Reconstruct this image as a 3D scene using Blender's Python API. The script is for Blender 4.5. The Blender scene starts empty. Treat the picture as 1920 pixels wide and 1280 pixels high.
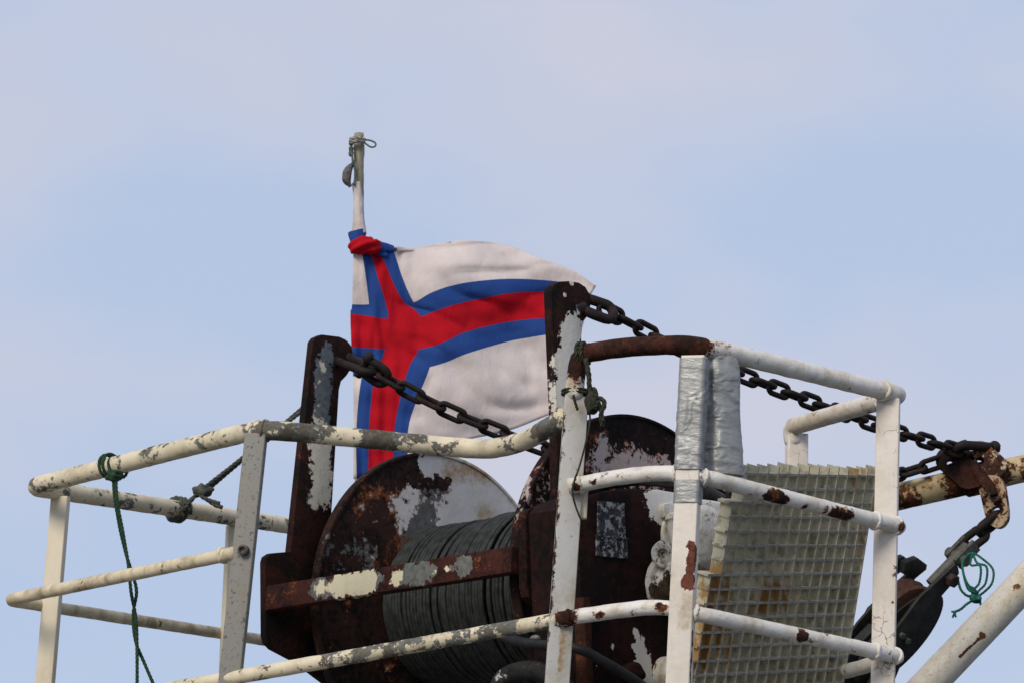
import bpy, bmesh, math, random
from mathutils import Vector as V, Matrix, noise
random.seed(7)
SC = bpy.context.scene
COL = SC.collection
# ------------------------------------------------------------------ camera
F = 5500.0; PITCH = math.radians(14.0); ROLL = 0.0586
fwd = V((0, math.cos(PITCH), math.sin(PITCH)))
up0 = V((0, -math.sin(PITCH), math.cos(PITCH)))
rt = V((math.cos(ROLL), 0, 0)) + up0 * math.sin(ROLL)
upc = up0 * math.cos(ROLL) - V((1, 0, 0)) * math.sin(ROLL)
cam = bpy.data.cameras.new('camera'); camo = bpy.data.objects.new('camera', cam); COL.objects.link(camo)
camo.matrix_world = Matrix(((rt.x, upc.x, -fwd.x, 0), (rt.y, upc.y, -fwd.y, 0), (rt.z, upc.z, -fwd.z, 0), (0, 0, 0, 1)))
cam.lens = F * 36 / 1920; cam.sensor_width = 36; cam.clip_end = 20000
cam.dof.use_dof = True; cam.dof.focus_distance = 9.9; cam.dof.aperture_fstop = 11
SC.camera = camo
# ------------------------------------------------------------------ world, sun, exposure
SUN_EL, SUN_AZ = math.radians(34), math.radians(-146)      # azimuth from +Y (view direction), negative = left
W = bpy.data.worlds.new('World'); SC.world = W; W.use_nodes = True
nt = W.node_tree; nt.nodes.clear()
out = nt.nodes.new('ShaderNodeOutputWorld'); bg = nt.nodes.new('ShaderNodeBackground')
sky = nt.nodes.new('ShaderNodeTexSky'); sky.sky_type = 'NISHITA'; sky.sun_disc = False
sky.sun_elevation = SUN_EL; sky.sun_rotation = SUN_AZ
tc = nt.nodes.new('ShaderNodeTexCoord'); mp = nt.nodes.new('ShaderNodeMapping')
mp.inputs['Scale'].default_value = (3.2, 3.2, 6.0); mp.inputs['Location'].default_value = (0.35, 0.2, 0.9)
nz = nt.nodes.new('ShaderNodeTexNoise'); nz.inputs['Scale'].default_value = 1.6; nz.inputs['Detail'].default_value = 4; nz.inputs['Roughness'].default_value = .45
rmp = nt.nodes.new('ShaderNodeValToRGB')
rmp.color_ramp.elements[0].position = .40; rmp.color_ramp.elements[0].color = (4.8, 5.85, 7.9, 1)
rmp.color_ramp.elements[1].position = .62; rmp.color_ramp.elements[1].color = (6.15, 6.3, 7.5, 1)
mx = nt.nodes.new('ShaderNodeMix'); mx.data_type = 'RGBA'; mx.inputs['Factor'].default_value = .93
nt.links.new(tc.outputs['Generated'], mp.inputs['Vector']); nt.links.new(mp.outputs[0], nz.inputs['Vector'])
nt.links.new(nz.outputs['Fac'], rmp.inputs[0])
nt.links.new(sky.outputs[0], mx.inputs[6]); nt.links.new(rmp.outputs[0], mx.inputs[7])
nt.links.new(mx.outputs[2], bg.inputs[0]); bg.inputs[1].default_value = 0.1
nt.links.new(bg.outputs[0], out.inputs[0])
sl = bpy.data.lights.new('sun', 'SUN'); sl.energy = 2.5; sl.angle = math.radians(24); sl.color = (1, .90, .76)
so = bpy.data.objects.new('sun', sl); COL.objects.link(so)
sd = V((math.sin(SUN_AZ) * math.cos(SUN_EL), math.cos(SUN_AZ) * math.cos(SUN_EL), math.sin(SUN_EL)))
so.rotation_euler = sd.to_track_quat('Z', 'Y').to_euler()
vs = SC.view_settings; vs.view_transform = 'Standard'; vs.look = 'None'; vs.exposure = 0; vs.gamma = 1
SC.render.film_transparent = False

# ------------------------------------------------------------------ survey helpers: a sighted point at distance Y, or on a plane
def ray(px, py): return rt * ((px - 960) / F) + upc * ((640 - py) / F) + fwd
def P(px, py, Y): d = ray(px, py); return d * (Y / d.y)
def PP(px, py, pt, n): d = ray(px, py); return d * (pt.dot(n) / d.dot(n))
def PR(px, Y): return px / 2 * Y / F

# ------------------------------------------------------------------ materials
class NT:
    def __init__(s, name):
        s.m = bpy.data.materials.new(name); s.m.use_nodes = True; s.t = s.m.node_tree; s.t.nodes.clear()
        s.out = s.n('ShaderNodeOutputMaterial'); s.b = s.n('ShaderNodeBsdfPrincipled')
        s.l(s.b.outputs[0], s.out.inputs[0]); s.pos = s.n('ShaderNodeNewGeometry').outputs['Position']
    def n(s, t): return s.t.nodes.new(t)
    def l(s, a, b): s.t.links.new(a, b)
    def put(s, x, i):
        if isinstance(x, (int, float, tuple, V)): i.default_value = tuple(x) if isinstance(x, V) else x
        else: s.l(x, i)
    def mt(s, op, a, b=0.0, c=None):
        q = s.n('ShaderNodeMath'); q.operation = op; s.put(a, q.inputs[0]); s.put(b, q.inputs[1])
        if c is not None: s.put(c, q.inputs[2])
        return q.outputs[0]
    def vm(s, op, a, b=(0, 0, 0)):
        q = s.n('ShaderNodeVectorMath'); q.operation = op; s.put(a, q.inputs[0])
        if op == 'SCALE': s.put(b, q.inputs['Scale'])
        else: s.put(b, q.inputs[1])
        return q.outputs['Value'] if op in ('DOT_PRODUCT', 'LENGTH', 'DISTANCE') else q.outputs[0]
    def ns(s, scale, detail=6, rough=.6, off=(0, 0, 0), stretch=(1, 1, 1), dist=0.0, vec=None):
        mpp = s.n('ShaderNodeMapping'); s.l(vec if vec is not None else s.pos, mpp.inputs[0]); mpp.inputs['Location'].default_value = off; mpp.inputs['Scale'].default_value = stretch
        q = s.n('ShaderNodeTexNoise'); q.inputs['Scale'].default_value = scale; q.inputs['Detail'].default_value = detail
        q.inputs['Roughness'].default_value = rough; q.inputs['Distortion'].default_value = dist
        s.l(mpp.outputs[0], q.inputs[0]); return q.outputs['Fac']
    def mr(s, x, a, b, c=0.0, d=1.0, smooth=True):
        q = s.n('ShaderNodeMapRange'); q.interpolation_type = 'SMOOTHSTEP' if smooth else 'LINEAR'
        s.put(x, q.inputs[0])
        for k, v_ in zip((1, 2, 3, 4), (a, b, c, d)): s.put(v_, q.inputs[k])
        return q.outputs[0]
    def mix(s, f, a, b):
        q = s.n('ShaderNodeMix'); q.data_type = 'RGBA'; s.put(f, q.inputs[0])
        for x, i in ((a, q.inputs[6]), (b, q.inputs[7])):
            if isinstance(x, tuple): i.default_value = (*x[:3], 1)
            else: s.l(x, i)
        return q.outputs[2]
    def blob(s, b):                                # (p0, p1, radius, amount): a worn or painted area with a place of its own
        p0, p1, r, am = b
        if not hasattr(s, 'wp'):
            q1 = s.n('ShaderNodeTexNoise'); q1.inputs['Scale'].default_value = 30; q1.inputs['Detail'].default_value = 7; q1.inputs['Roughness'].default_value = .68; s.l(s.pos, q1.inputs[0])
            s.wp = s.vm('SUBTRACT', q1.outputs['Color'], (.5, .5, .5))
        wpos = s.vm('ADD', s.pos, s.vm('SCALE', s.wp, min(.14, 1.9 * r + .02)))
        if (p1 - p0).length < 1e-6: d = s.vm('DISTANCE', wpos, p0)
        else:
            ab = p1 - p0; rel = s.vm('SUBTRACT', wpos, p0)
            t = s.mr(s.mt('MULTIPLY', s.vm('DOT_PRODUCT', rel, ab), 1 / ab.length_squared), 0, 1, 0, 1, False)
            d = s.vm('LENGTH', s.vm('SUBTRACT', rel, s.vm('SCALE', ab, t)))
        return s.mr(d, r * .35, r * 1.5, am, 0.0)
    def bump(s, h, strength=.4, dist=.004):
        q = s.n('ShaderNodeBump'); q.inputs['Strength'].default_value = strength; q.inputs['Distance'].default_value = dist
        s.l(h, q.inputs['Height']); s.l(q.outputs[0], s.b.inputs['Normal'])

RUST_D = (.005, .0035, .003); RUST_M = (.024, .009, .0065); RUST_O = (.20, .06, .016)
CREAM = (.60, .54, .41); WHITE = (.66, .65, .62); GREY = (.17, .18, .17)
def peel(name, top=WHITE, primer=GREY, rd=RUST_D, rm=RUST_M, ro=RUST_O, bias=.15, scale=14, amp=1.6, pw=.1, blobs=(), grime=.35,
         grimec=(.30, .24, .13), speck=0., speckc=(.05, .04, .035), halo=.8, rough=.5, stretch=(1, 1, 1), orange=.58, off=(0, 0, 0), primblobs=(), lump=.3, fine=.36, fleck=.5, crack=0., stains=()):
    s = NT(name)
    base = s.mt('ADD', s.mt('MULTIPLY', s.ns(scale, 8, .62, off, stretch, .4), 1 - fine), s.mt('MULTIPLY', s.ns(scale * 4.2, 7, .68, (off[1], off[0] + 2, off[2]), stretch, .2), fine)); amp = amp * 1.7
    v = s.mt('MULTIPLY_ADD', s.mt('SUBTRACT', base, .5), amp, bias)
    for b in blobs: v = s.mt('ADD', v, s.blob(b))
    n2 = s.ns(scale * 1.3, 5, .6, (off[0] + 3.1, off[1], off[2] + 1.7))
    pv = s.mt('MULTIPLY_ADD', s.mt('SUBTRACT', n2, .36), pw * 3, 0.0)
    pv = s.mt('ADD', v, pv)
    for b in primblobs: pv = s.mt('ADD', pv, s.blob(b))
    topm = s.mr(v, -.012, .02); prm = s.mr(pv, -.012, .02)
    n3 = s.ns(scale * 3.4, 8, .7, (7, 2, 1)); n4 = s.ns(scale * .8, 6, .65, (1, 9, 4)); n5 = s.ns(scale * 9, 4, .7, (4, 4, 4))
    n6 = s.ns(scale * .42, 5, .6, (6, 2, 6))
    rust = s.mix(s.mr(s.mt('ADD', s.mt('MULTIPLY', n3, .45), s.mt('MULTIPLY', n6, .55)), .43, .57), rd, rm)
    fl = s.mr(s.ns(scale * 7, 4, .75, (1, 8, 8)), .68, .73)
    rust = s.mix(s.mt('MULTIPLY', fl, s.mr(n6, .42, .6, 0, fleck)), rust, tuple(c_ * .6 for c_ in top))
    oj = s.mt('MULTIPLY', s.mr(v, -.42, -.03), .10)
    rust = s.mix(s.mt('MULTIPLY', s.mr(s.mt('ADD', s.mt('MULTIPLY_ADD', n4, .7, s.mt('MULTIPLY', n5, .3)), oj), orange, orange + .12), .85), rust, ro)
    # paint: large yellowish grime plus vertical runs, darker specks where it is chipped
    g = s.mr(s.ns(scale * .55, 7, .7, (2, 5, 8)), .42, .72)
    run = s.mr(s.ns(scale * 1.6, 4, .6, (5, 5, 5), (1, 1, .16)), .5, .75)
    g = s.mt('MULTIPLY', s.mt('ADD', g, s.mt('MULTIPLY', run, .7)), grime)
    tcol = s.mix(s.mt('MINIMUM', g, .9), top, grimec)
    hl = s.mt('MULTIPLY', s.mr(v, .0, .16, 1, 0), s.mt('MULTIPLY', s.mr(n3, .38, .6), halo))
    tcol = s.mix(hl, tcol, (.24, .11, .035))
    if speck:
        sp = s.mr(s.ns(scale * 5.5, 5, .75, (8, 1, 3)), .70 - speck * .2, .74 - speck * .2)
        tcol = s.mix(s.mt('MULTIPLY', sp, .85), tcol, speckc)
    for sb in stains:
        tcol = s.mix(s.mt('MULTIPLY', s.blob(sb), s.mr(n3, .3, .6, .35, 1.0)), tcol, (.27, .155, .045))
    if crack:
        vo = s.n('ShaderNodeTexVoronoi'); vo.feature = 'DISTANCE_TO_EDGE'; vo.inputs['Scale'].default_value = 16
        wq = s.n('ShaderNodeTexNoise'); wq.inputs['Scale'].default_value = 25; wq.inputs['Detail'].default_value = 4; s.l(s.pos, wq.inputs[0])
        s.l(s.vm('ADD', s.pos, s.vm('SCALE', wq.outputs['Color'], .05)), vo.inputs['Vector'])
        cm = s.mt('MULTIPLY', s.mr(vo.outputs['Distance'], .008, .022, 1, 0), s.mr(s.ns(5, 4, .6, (3, 7, 2)), .5, .6, 0, crack))
        tcol = s.mix(cm, tcol, (.12, .10, .08))
    pcol = s.mix(s.mr(n3, .35, .7), primer, tuple(c * .55 for c in primer))
    c = s.mix(prm, rust, pcol); c = s.mix(topm, c, tcol)
    s.l(c, s.b.inputs['Base Color'])
    s.l(s.mr(topm, 0, 1, .85, rough), s.b.inputs['Roughness'])
    s.l(s.mr(topm, 0, 1, .14, .32), s.b.inputs['Specular IOR Level'])
    h = s.mt('ADD', s.mt('MULTIPLY', topm, .35), s.mt('MULTIPLY', prm, .15))
    h = s.mt('MULTIPLY_ADD', s.ns(scale * 2.2, 6, .6, (3, 3, 9)), lump * 2, h)
    h = s.mt('MULTIPLY_ADD', s.mt('MULTIPLY', n5, s.mt('SUBTRACT', 1.05, topm)), .7, h)
    s.bump(h, .55, .006)
    return s.m

def plain(name, c1, c2, scale=40, rough=.7, metal=0., bump=.3, detail=6, c3=None, stretch=(1, 1, 1)):
    s = NT(name)
    a = s.ns(scale, detail, .65, stretch=stretch)
    c = s.mix(s.mr(a, .35, .65), c1, c2)
    if c3: c = s.mix(s.mr(s.ns(scale * .4, 6, .7, (5, 1, 2)), .55, .68), c, c3)
    s.l(c, s.b.inputs['Base Color']); s.b.inputs['Roughness'].default_value = rough; s.b.inputs['Metallic'].default_value = metal
    s.b.inputs['Specular IOR Level'].default_value = .3
    s.bump(s.ns(scale * 2, 6, .65, (2, 2, 2)), bump, .004)
    return s.m

# ------------------------------------------------------------------ object helpers
def new_bm(): return bmesh.new()
def obj(name, bm, mat, parent=None, smooth=True, sharp=None):
    me = bpy.data.meshes.new(name)
    bmesh.ops.recalc_face_normals(bm, faces=bm.faces)
    if parent is not None: bmesh.ops.translate(bm, verts=bm.verts, vec=-root_loc(parent))
    bm.to_mesh(me); bm.free()
    for m in (mat if isinstance(mat, (list, tuple)) else [mat]): me.materials.append(m)
    if smooth:
        me.polygons.foreach_set('use_smooth', [True] * len(me.polygons))
        if sharp: me.set_sharp_from_angle(angle=math.radians(sharp))
    o = bpy.data.objects.new(name, me); COL.objects.link(o)
    if parent is not None: o.parent = parent
    return o
def root_loc(p):
    l = V((0, 0, 0))
    while p is not None: l = l + p.location; p = p.parent
    return l
def thing(name, label, cat, loc, group=None):
    o = bpy.data.objects.new(name, None); o.empty_display_size = .1; COL.objects.link(o); o.location = loc
    o['label'] = label; o['category'] = cat
    if group: o['group'] = group
    return o
def tag(o, label, cat, group=None):
    o['label'] = label; o['category'] = cat
    if group: o['group'] = group
    return o

def fillet(pts, d=.06, step=.02):
    """pts: Vectors or (Vector, d). Straight runs with bent corners, resampled."""
    ps = [(p, d) if isinstance(p, V) else p for p in pts]; out_ = [ps[0][0]]
    for i in range(1, len(ps) - 1):
        p, dd = ps[i]; a = ps[i - 1][0] - p; b = ps[i + 1][0] - p
        q = min(dd, a.length * .49, b.length * .49); A = p + a.normalized() * q; B = p + b.normalized() * q
        n = 10
        for k in range(n + 1):
            t = k / n; out_.append(A * (1 - t) ** 2 + p * 2 * t * (1 - t) + B * t * t)
    out_.append(ps[-1][0])
    return resample(out_, step)
def resample(pts, step):
    L = [0]
    for a, b in zip(pts, pts[1:]): L.append(L[-1] + (b - a).length)
    n = max(2, int(L[-1] / step) + 1); res = []; j = 0
    for k in range(n + 1):
        s = L[-1] * k / n
        while j < len(pts) - 2 and L[j + 1] < s: j += 1
        seg = L[j + 1] - L[j]; t = (s - L[j]) / seg if seg > 1e-9 else 0
        res.append(pts[j].lerp(pts[j + 1], min(1, max(0, t))))
    return res
def catmull(pts, n=10):
    q = [pts[0] * 2 - pts[1]] + list(pts) + [pts[-1] * 2 - pts[-2]]; r = []
    for i in range(1, len(q) - 2):
        for k in range(n):
            t = k / n; a, b, c, d = q[i - 1], q[i], q[i + 1], q[i + 2]
            r.append(((b * 2) + (c - a) * t + (a * 2 - b * 5 + c * 4 - d) * t * t + (b * 3 - a - c * 3 + d) * t ** 3) * .5)
    r.append(q[-2]); return r
def frames(pts):
    T = []
    for i in range(len(pts)):
        a = pts[max(0, i - 1)]; b = pts[min(len(pts) - 1, i + 1)]; T.append((b - a).normalized())
    u = T[0].orthogonal().normalized()
    if abs(T[0].z) < .9: u = (V((0, 0, 1)) - T[0] * T[0].z).normalized()
    fr = []
    for t in T:
        u = (u - t * u.dot(t)).normalized(); fr.append((t, u, t.cross(u)))
    return fr
def tube(bm, pts, r, seg=20, jit=0., closed=False, round_cap=False, rfun=None, mat=0):
    fr = frames(pts); rings = []
    for i, (p, (t, u, w)) in enumerate(zip(pts, fr)):
        rr = r * (rfun(i / (len(pts) - 1)) if rfun else 1)
        ring = []
        for k in range(seg):
            a = 2 * math.pi * k / seg; d = u * math.cos(a) + w * math.sin(a)
            q = rr * (1 + (jit * noise.noise((p + d * rr) * 28) if jit else 0))
            ring.append(bm.verts.new(p + d * q))
        rings.append(ring)
    n = len(rings)
    for i in range(n if closed else n - 1):
        a, b = rings[i], rings[(i + 1) % n]
        for k in range(seg):
            f = bm.faces.new((a[k], a[(k + 1) % seg], b[(k + 1) % seg], b[k])); f.material_index = mat
    if not closed:
        for ring, p, t, sgn in ((rings[0], pts[0], fr[0][0], -1), (rings[-1], pts[-1], fr[-1][0], 1)):
            if round_cap:
                prev = ring
                for lv in (.35, .7, .9):
                    cur = [bm.verts.new(p + (v_.co - p) * math.sqrt(1 - lv * lv) + t * sgn * r * lv * .8) for v_ in ring]
                    for k in range(seg): bm.faces.new((prev[k], prev[(k + 1) % seg], cur[(k + 1) % seg], cur[k])).material_index = mat
                    prev = cur
                bm.faces.new(prev).material_index = mat
            else: bm.faces.new(ring).material_index = mat
def rope(bm, pts, r, step=.006, strands=3, pitch=7., seg=6):
    pts = resample(pts, step); fr = frames(pts)
    for s in range(strands):
        path = []
        for i, (p, (t, u, w)) in enumerate(zip(pts, fr)):
            a = 2 * math.pi * (s / strands + i * step / (pitch * r))
            path.append(p + (u * math.cos(a) + w * math.sin(a)) * r * .5)
        tube(bm, path, r * .56, seg)
def bevel(bm, off=.003, seg=2):
    es = [e for e in bm.edges if len(e.link_faces) == 2 and e.calc_face_angle(0) > .5]
    bmesh.ops.bevel(bm, geom=es, offset=off, segments=seg, profile=.6, affect='EDGES', clamp_overlap=True)
def beam(bm, p0, p1, wdir, w, d, bev=.004):
    """bar from p0 to p1, w wide along wdir, d deep"""
    t = (p1 - p0).normalized(); wd = (wdir - t * wdir.dot(t)).normalized(); dd = t.cross(wd)
    b2 = new_bm(); vs_ = []
    for p in (p0, p1):
        for sx, sy in ((-1, -1), (1, -1), (1, 1), (-1, 1)): vs_.append(b2.verts.new(p + wd * sx * w / 2 + dd * sy * d / 2))
    for f in ((0, 1, 2, 3), (7, 6, 5, 4), (0, 4, 5, 1), (1, 5, 6, 2), (2, 6, 7, 3), (3, 7, 4, 0)): b2.faces.new([vs_[k] for k in f])
    bmesh.ops.recalc_face_normals(b2, faces=b2.faces)
    if bev: bevel(b2, bev, 2)
    merge(bm, b2)
def merge(bm, b2):
    me = bpy.data.meshes.new('tmp'); b2.to_mesh(me); b2.free(); bm.from_mesh(me); bpy.data.meshes.remove(me)
def slab(bm, pts, nrm, th, bev=.004, holes=()):
    """polygon pts (world, coplanar) extruded by -nrm*th"""
    b2 = new_bm(); vs_ = [b2.verts.new(p) for p in pts]; f = b2.faces.new(vs_)
    r = bmesh.ops.extrude_face_region(b2, geom=[f])
    bmesh.ops.translate(b2, verts=[g for g in r['geom'] if isinstance(g, bmesh.types.BMVert)], vec=-nrm * th)
    bmesh.ops.recalc_face_normals(b2, faces=b2.faces)
    if bev:
        es = [e for e in b2.edges if len(e.link_faces) == 2 and e.calc_face_angle(0) > 1.2]
        bmesh.ops.bevel(b2, geom=es, offset=bev, segments=2, profile=.6, affect='EDGES', clamp_overlap=True)
    merge(bm, b2)
def plate_holes(bm, outer, hole_c, hole_r, nrm, th, n=24, exit_k=None):
    """plate with one round hole: two faces stitched as a ring"""
    N = len(outer); u = (outer[0] - hole_c).normalized()
    hp = []
    for p in outer:
        d = (p - hole_c).normalized(); hp.append(hole_c + d * hole_r)
    F0 = [bm.verts.new(p) for p in outer]; H0 = [bm.verts.new(p) for p in hp]
    F1 = [bm.verts.new(p - nrm * th) for p in outer]; H1 = [bm.verts.new(p - nrm * th) for p in hp]
    for k in range(N):
        j = (k + 1) % N
        bm.faces.new((F0[k], F0[j], H0[j], H0[k])); bm.faces.new((F1[j], F1[k], H1[k], H1[j]))
        bm.faces.new((F0[k], F1[k], F1[j], F0[j])); bm.faces.new((H0[j], H1[j], H1[k], H0[k]))
def lathe(bm, c, ax, prof, seg=48, cap=True):
    """prof: [(along, radius)]"""
    ax = ax.normalized(); u = ax.orthogonal().normalized(); w = ax.cross(u); rings = []
    for a, r in prof:
        rings.append([bm.verts.new(c + ax * a + (u * math.cos(2 * math.pi * k / seg) + w * math.sin(2 * math.pi * k / seg)) * r) for k in range(seg)])
    for A, B in zip(rings, rings[1:]):
        for k in range(seg): bm.faces.new((A[k], A[(k + 1) % seg], B[(k + 1) % seg], B[k]))
    if cap: bm.faces.new(rings[0]); bm.faces.new(rings[-1])
def blobmesh(bm, c, rx, ry, rz, amp=.15, sc=20, sub=4, rot=None, sq=1.):
    r = bmesh.ops.create_icosphere(bm, subdivisions=sub, radius=1)
    R = rot or Matrix.Identity(3)
    for v_ in r['verts']:
        d = v_.co.copy(); d = V([math.copysign(abs(q_) ** sq, q_) for q_ in d]); p = R @ V((d.x * rx, d.y * ry, d.z * rz))
        v_.co = c + p * (1 + amp * noise.noise((c + p) * sc))

# ------------------------------------------------------------------ setting
def water():
    s = NT('sea_water')
    s.b.inputs['Base Color'].default_value = (.02, .035, .045, 1); s.b.inputs['Roughness'].default_value = .22
    s.bump(s.ns(.6, 6, .6, dist=.3), .6, .4)
    bm = new_bm(); bmesh.ops.create_grid(bm, x_segments=40, y_segments=40, size=4000)
    bmesh.ops.translate(bm, verts=bm.verts, vec=V((0, 0, -4)))
    o = obj('sea', bm, s.m, None, False); o['kind'] = 'structure'
    m = peel('deck_paint', (.16, .17, .17), bias=.2, scale=6)
    bm = new_bm()
    beam(bm, V((-.3, 9.3, 1.0)), V((-.3, 13.2, 1.0)), V((1, 0, 0)), 4.4, .12)
    for x, y in ((-2.2, 9.6), (1.4, 9.6), (-2.2, 13.0), (1.4, 13.0)): beam(bm, V((x, y, -4.6)), V((x, y, .94)), V((1, 0, 0)), .3, .3)
    o = obj('deck', bm, m, None, True, 40); o['kind'] = 'structure'
water()
DECK = 1.06
def post_line(t, b, Y):
    p0 = P(*t, Y); p1 = P(*b, Y); k = (p0.z - DECK) / (p0.z - p1.z); return p0, p0 + (p1 - p0) * k

# ------------------------------------------------------------------ rail materials
def PB(px, py, Y, r, am, px2=None, py2=None, Y2=None):
    a = P(px, py, Y); b = P(px2, py2, Y2 or Y) if px2 is not None else a
    return (a, b, r, am)
def YA(px): return 9.47 + .52 * (px - 1320) / 370 - .024
def Y34(px): return 9.63 - (px - 1066) * .16 / 254 - .024
def QA(px, py, r, am, px2=None, py2=None): return PB(px, py, YA(px), r, am, px2, py2, YA(px2) if px2 else None)
def Q3(px, py, r, am, px2=None, py2=None): return PB(px, py, Y34(px), r, am, px2, py2, Y34(px2) if px2 else None)
CR = dict(rd=(.075, .068, .055), rm=(.15, .13, .10), ro=(.20, .13, .06))
M_cream = peel('worn_cream_paint', (.66, .59, .43), (.16, .165, .15), **CR, bias=.20, scale=11, amp=2.0, pw=.45, halo=.25, grime=.5, grimec=(.26, .22, .13), speck=.25, orange=.66, rough=.55,
    primblobs=(), blobs=(PB(690, 822, 10.15, .06, -.42, 1040, 795, 9.72), PB(490, 806, 10.1, .06, -.36, 600, 815, 10.1), PB(640, 1235, 10.0, .06, -.35, 1000, 1170, 9.7)))
M_cream_mid = peel('worn_cream_paint_thin_rail', (.64, .56, .40), (.17, .17, .15), **CR, bias=.34, scale=13, amp=1.7, pw=.4, halo=.3, grime=.85, grimec=(.24, .18, .10), speck=.3, orange=.66, rough=.55, off=(4, 0, 0))
M_post_cream = peel('cream_post_paint', (.64, .58, .45), (.2, .2, .19), bias=.62, scale=9, amp=1.5, pw=.15, halo=.4, grime=.35, speck=.12, off=(1, 2, 0), rough=.6)
M_post_grey = peel('speckled_grey_post_paint', (.22, .215, .20), (.07, .07, .068), bias=.42, scale=13, amp=1.5, pw=.3, halo=.1, grime=.4, grimec=(.22, .19, .14), speck=.62, speckc=(.05, .05, .05), off=(5, 5, 0), rough=.65)
M_post_mid = peel('chalky_white_post_paint', (.46, .46, .445), (.16, .17, .17), bias=.40, scale=12, amp=1.6, pw=.2, halo=.6, grime=.55, grimec=(.30, .24, .15), speck=.34, off=(2, 7, 0), rough=.6, stains=(PB(1057, 1180, 9.645, .010, .9, 1051, 1255, 9.645), PB(1085, 765, 9.64, .02, .4)),
    blobs=(PB(1058, 1160, 9.64, .032, -.9), PB(1026, 1200, 9.65, .012, -.5, 1058, 770, 9.65)))
M_post_near = peel('white_post_paint', (.68, .63, .56), (.20, .20, .19), (.07, .025, .018), (.16, .055, .035), (.34, .15, .07), bias=.60, scale=16, amp=1.4, pw=.12, halo=.35, grime=.32, grimec=(.42, .34, .22), speck=.06, off=(2, 3, 3), rough=.55, crack=.5, stains=(PB(1290, 1120, 9.46, .02, .5, 1283, 1170, 9.46),),
    blobs=(PB(1290, 1090, 9.462, .026, -1.6), PB(1297, 1066, 9.462, .016, -1.4, 1300, 1030, 9.462), PB(1296, 1020, 9.462, .013, -1.3), PB(1304, 968, 9.47, .009, -1.2), PB(1302, 1185, 9.47, .012, -.9, 1297, 1290, 9.47), PB(1306, 1105, 9.47, .008, -1.2)))
M_post_right = peel('clean_white_post_paint', (.68, .63, .57), (.28, .25, .22), (.06, .04, .03), (.14, .09, .07), bias=.66, scale=15, amp=1.4, pw=.06, halo=.4, grime=.4, grimec=(.42, .34, .22), speck=0.05, off=(9, 3, 3), rough=.55, crack=.9, stains=(PB(1644, 1090, 9.96, .014, .8, 1643, 1112, 9.96), PB(1662, 1005, 9.96, .012, .5, 1660, 1050, 9.96), PB(1664, 1240, 9.96, .012, .5), PB(1655, 760, 9.96, .014, .35)),
    blobs=(PB(1678, 1065, 9.985, .013, -1.5, 1677, 1078, 9.985), PB(1668, 980, 9.97, .013, -1.1), PB(1670, 1222, 9.975, .012, -1.3), PB(1674, 1128, 9.98, .010, -1.3), PB(1644, 1098, 9.97, .02, -.3)))
M_white_rail = peel('white_rail_paint', (.68, .66, .62), (.22, .22, .21), (.018, .009, .007), (.060, .020, .013), (.30, .11, .03), orange=.55, bias=.30, scale=16, amp=1.5, pw=.16, halo=.8, grime=.6, lump=.5, stains=(PB(1620, 764, 10.12, .04, .45, 1490, 800, 10.55), PB(1075, 715, 9.62, .03, .7), QA(1600, 965, .02, .4), QA(1540, 1198, .02, .4), Q3(1150, 1152, .03, .35)), grimec=(.42, .34, .2), speck=.14, off=(3, 3, 1), rough=.5,
    blobs=(PB(1085, 670, 9.65, .07, -2.2, 1285, 650, 9.5), PB(1318, 654, 9.47, .026, -1.3), QA(1440, 928, .022, -1.3, 1468, 936), QA(1545, 953, .016, -.8), QA(1560, 957, .02, -1.1, 1590, 963), QA(1508, 946, .014, -.8),
           QA(1503, 1192, .022, -1.1), Q3(1238, 1138, .022, -.9), Q3(1285, 1146, .022, -.9), Q3(1062, 1158, .035, -1.3), Q3(1207, 892, .016, -1.1), Q3(1110, 905, .016, -1.0), Q3(1078, 915, .018, -.9), Q3(1120, 1152, .018, -.7), QA(1310, 890, .02, -1.0), QA(1690, 985, .02, -.6),
           PB(1195, 682, 9.56, .016, 1.9, 1155, 688, 9.58)))
M_back_rail = peel('yellowed_white_rail_paint', (.64, .58, .47), (.3, .26, .2), bias=.5, scale=13, amp=1.5, pw=.1, halo=.6, grime=.5, grimec=(.40, .30, .14), speck=.1, off=(8, 3, 1))
M_rope_green = plain('green_rope', (.010, .035, .016), (.03, .07, .035), 60, .9, c3=(.05, .06, .03))
M_rope_grey = plain('weathered_grey_rope', (.035, .042, .035), (.09, .095, .075), 50, .9)
M_rope_moss = plain('mossy_rope', (.012, .014, .009), (.05, .052, .033), 60, .9)
M_twine = plain('green_twine', (.004, .07, .05), (.01, .13, .09), 60, .7)

def weld(bm, path, spots, r, wr=.0068):
    for sp in spots:
        k = min(range(1, len(path) - 1), key=lambda q_: (path[q_] - sp).length); p = path[k]; t = (path[k + 1] - path[k - 1]).normalized()
        u_ = t.orthogonal().normalized(); w_ = t.cross(u_)
        ring = [p + (u_ * math.cos(2 * math.pi * k_ / 32) + w_ * math.sin(2 * math.pi * k_ / 32)) * r + t * .006 * noise.noise(p + V((k_ * .6, 0, 0))) for k_ in range(32)]
        tube(bm, ring, wr, 8, .6, closed=True)
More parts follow.
